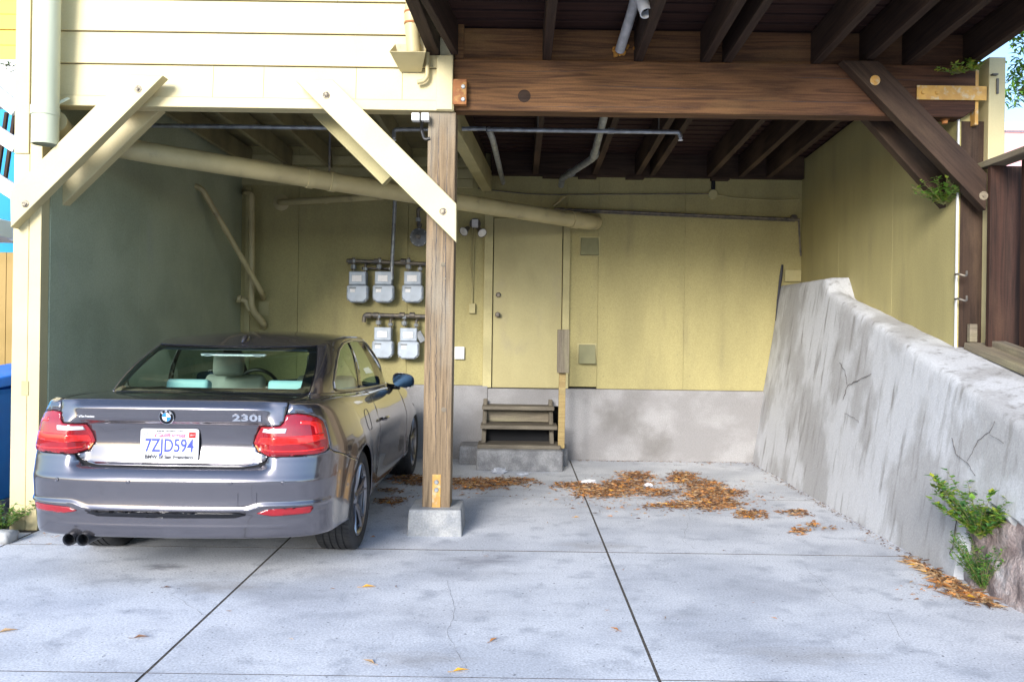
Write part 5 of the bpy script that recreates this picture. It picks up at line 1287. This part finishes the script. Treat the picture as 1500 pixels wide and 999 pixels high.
# leaf litter
M['lf1'] = mat('brown leaf', (.22, .11, .055), .7, c2=(.14, .07, .035), scale=(30, 30, 30)); M['lf2'] = mat('orange leaf', (.50, .22, .06), .7, c2=(.34, .14, .04), scale=(30, 30, 30))
M['lf3'] = mat('tan leaf', (.45, .30, .16), .7, c2=(.36, .22, .11), scale=(30, 30, 30)); M['lf4'] = mat('yellow leaf', (.68, .38, .03), .6, c2=(.6, .3, .03), scale=(30, 30, 30)); M['lf5'] = mat('dark leaf', (.10, .05, .03), .8)
LM = [M['lf1'], M['lf2'], M['lf3'], M['lf4'], M['lf5']]
def litter(name, blobs, n, label, lo=.028, hi=.07, w_=(7, 7, 6, .4, 4)):
    mb = MB(); tot = sum(b[4]*b[2]*b[3] for b in blobs)
    for cx, cy, rx, ry, den in blobs:
        for _ in range(int(n*den*rx*ry/tot)):
            a = random.uniform(0, 2*math.pi); r = math.sqrt(random.random())*random.uniform(.55, 1.12)
            r *= 1+.45*mno.noise(Vector((math.cos(a)*2+cx*.1, math.sin(a)*2, cy*.1)))
            p = gr(cx+rx*r*math.cos(a), cy+ry*r*math.sin(a)); 
            if p.x > 2.62 or p.y > 8.95: continue
            p.z = .004+random.random()*.025*max(0, 1-r)
            b = random.uniform(0, 2*math.pi); L_ = lo+(hi-lo)*random.random()**1.8*1.15
            leafmesh(mb, p, Vector((math.cos(b), math.sin(b), random.uniform(-.03, .22))), L_, L_*random.uniform(.14, .3), up=Vector((random.uniform(-.7, .7), random.uniform(-.7, .7), 1)), m=random.choices(range(5), w_)[0], curl=random.uniform(-.1, .3))
    o = mb.build(name, LM, fix=False); tag(o, label, 'leaf litter', kind='stuff'); return o
litter('leaf_litter', [(600, 703, 38, 9, 1), (575, 735, 30, 7, .5), (572, 720, 20, 5, .5), (700, 709, 55, 10, 1.3), (755, 706, 42, 7, 1), (640, 705, 45, 7, 1)], 3000, 'brown dry leaves drifted behind the timber post and the car')
litter('leaf_litter', [(845, 712, 40, 6, 1), (880, 722, 48, 9, 1.2), (930, 698, 30, 9, 1.2), (915, 712, 45, 10, 1.2), (1000, 700, 26, 10, 1.3), (1030, 712, 30, 10, 1.3), (1040, 725, 45, 10, 1.3), (960, 722, 40, 7, .8), (1000, 740, 32, 7, .7), (1050, 740, 40, 9, 1.2), (1098, 755, 26, 7, 1.0), (970, 742, 36, 4, .5), (1075, 722, 25, 6, .7)], 7500, 'orange brown dry leaves strewn across the rear of the empty bay')
litter('leaf_litter', [(1165, 752, 24, 6, 1), (1190, 770, 12, 5, .6), (1172, 779, 16, 5, 1), (1215, 775, 20, 3, .3)], 330, 'two small patches of brown leaves near the right wall')
litter('leaf_litter', [(1355, 825, 24, 8, .9), (1378, 838, 24, 9, 1), (1400, 853, 36, 12, 1), (1425, 868, 42, 11, 1.1), (1455, 877, 32, 12, 1.1), (1350, 818, 25, 4, .5)], 1700, 'straw coloured needles and leaves heaped below the broken right wall', .04, .11, (5, 6, 8, .5, 2))
litter('leaf_litter', [(800, 760, 800, 80, .05), (760, 880, 760, 110, .02), (1150, 720, 110, 40, .6), (960, 722, 190, 34, 22), (660, 715, 110, 18, 9), (1300, 790, 60, 30, 3), (1030, 682, 100, 5, 8), (1400, 860, 80, 25, 8), (60, 790, 60, 12, 2)], 1700, 'scattered crumbs of dry leaf over the concrete', .012, .05)
fl = [(540, 860, 0, .085, 3, 'single yellow leaf lying in front of the post'), (540, 970, 2.6, .07, 2, 'pale tan leaf near the bottom edge left of centre'), (675, 983, .2, .075, 3, 'orange leaf at the bottom edge right of the pale one'),
      (12, 925, .4, .09, 2, 'tan leaf with a dark red tip at the left edge'), (207, 934, .15, .075, 0, 'thin brown leaf left of the long slab joint'), (723, 938, .9, .06, 1, 'narrow red brown leaf in the middle of the front slab'),
      (245, 861, 0, .05, 4, 'small dark green leaf behind the exhaust'), (900, 922, 2.4, .055, 1, 'small reddish leaf left of the centre joint'), (845, 758, .1, .05, 3, 'small yellow leaf left of the centre joint near the post'), (705, 945, .5, .03, 1, 'tiny reddish leaf fragment')]
for px, py, a, L_, m, lb_ in fl[:9]:
    mb = MB(); p = gr(px, py); p.z = .006; d = Vector((math.cos(a), math.sin(a), .12)); leafmesh(mb, p-d*L_/2, d, L_, L_*.28, m=0, curl=.25)
    mb.tube([p-d*L_/2, p-d*L_*.75+Vector((0, 0, .004))], .0012, 4)
    tag(mb.build('fallen_leaf', LM[m], fix=False), lb_, 'leaf')
# litter by the step
def crumple(px, py, sx, sy_, sz, m, lb_, nm='crumpled_wrapper', seed=0, rz=0):
    bm = bmesh.new(); bmesh.ops.create_icosphere(bm, subdivisions=3, radius=1); p = gr(px, py)
    Rm = Matrix.Rotation(rz, 3, 'Z')
    for v in bm.verts:
        c = v.co.copy(); k = 1+.45*mno.noise(c*2+Vector((seed, 0, 0)))+.2*mno.noise(c*6); v.co = p+Rm @ Vector((c.x*sx*k, c.y*sy_*k, (c.z*k+.8)*sz))
    b = MB(); b.add([v.co for v in bm.verts], [tuple(v.index for v in f_.verts) for f_ in bm.faces]); bm.free(); tag(b.build(nm, m), lb_, 'litter')
M['foil'] = mat('crumpled grey paper', (.5, .52, .56), .5, c2=(.3, .31, .34), scale=(20, 20, 20)); M['wht'] = mat('white paper', (.75, .75, .78), .7)
crumple(731, 693, .075, .03, .03, M['foil'], 'squashed grey can in the leaves in front of the steps', 'crushed_can', 2, .2)
crumple(765, 696, .06, .02, .015, M['foil'], 'flat grey wrapper right of the squashed can', seed=4)
crumple(862, 708, .07, .04, .02, M['wht'], 'white crumpled paper in the leaves right of the steps', seed=6)
crumple(950, 713, .04, .03, .02, M['wht'], 'small pale scrap of paper among the leaves in the bay', seed=9)
crumple(1388, 833, .03, .02, .02, M['wht'], 'white scrap beside the leaves below the right wall', seed=12)
# oil marks and hairline stains are in the slab; trees beyond the fence
def tree(base, h, cr, seed, label, leaf=.11, n=2600, group='trees beyond the fence', trunk_h=.45):
    random.seed(seed); root = thing('tree', base, label, 'tree'); base = Vector(base)
    tr = MB(); P = [base, base+Vector((.1, 0, h*.3)), base+Vector((-.05, 0, h*.6)), base+Vector((.05, 0, h*.85))]
    tr.tube(P, [.16, .12, .08, .03], 10); cents = []
    for i in range(16):
        a = random.uniform(0, 6.28); t = random.uniform(.35, .95); r = cr*random.uniform(.35, .95)*math.sin(math.pi*min(.95, t))**.5
        s = base+Vector((0, 0, h*t*.85)); e = base+Vector((math.cos(a)*r, math.sin(a)*r, h*t+.25*r)); tr.tube([s, s.lerp(e, .5)+Vector((0, 0, .12)), e], [.045, .03, .01], 6); cents.append((e, cr*random.uniform(.22, .4)))
    tr.build('trunk', M['stem'], root, fix=False); lf = MB()
    for _ in range(n):
        c, r = random.choice(cents); v = Vector((random.gauss(0, 1), random.gauss(0, 1), random.gauss(0, .8))).normalized()*r*random.random()**.4
        leafmesh(lf, c+v, Vector((random.uniform(-1, 1), random.uniform(-1, 1), random.uniform(-.8, .5))), leaf*random.uniform(.6, 1.2), leaf*.35, m=random.randrange(3))
    lf.build('crown', [M['leafg'], M['leafd'], M['leafg']], root, fix=False)
tree(at(1515, 330, 7.4)+Vector((.25, 0, .55)), 1.9, .55, 3, 'green leafy tree beyond the cream post over the fence', leaf=.09)
random.seed(5)
# thin climbing sprigs by the left edge
plant('climbing_plant', at(8, 95, 6.4), 6, -.02, .12, .05, [M['leafd'], M['leafd']], 'thin dark green sprig hanging at the left edge in front of the blue house', per=5, wid=.3)
# dirt drifted along the foot of the walls
mb = MB(); random.seed(11)
for _ in range(900):
    if random.random() < .6: y = random.uniform(4.3, 9.0); p = Vector((2.66-abs(random.gauss(0, .035)), y, .004))
    else: p = Vector((random.uniform(.7, 2.6), 9.0-abs(random.gauss(0, .03)), .004))
    b = random.uniform(0, 6.28); L_ = random.uniform(.006, .03)
    leafmesh(mb, p, Vector((math.cos(b), math.sin(b), .1)), L_, L_*.5, m=random.choice((0, 4, 4, 2)))
tag(mb.build('dirt_crumbs', LM, fix=False), 'fine dark crumbs of dirt along the foot of the rear and right walls', 'dirt', kind='stuff')
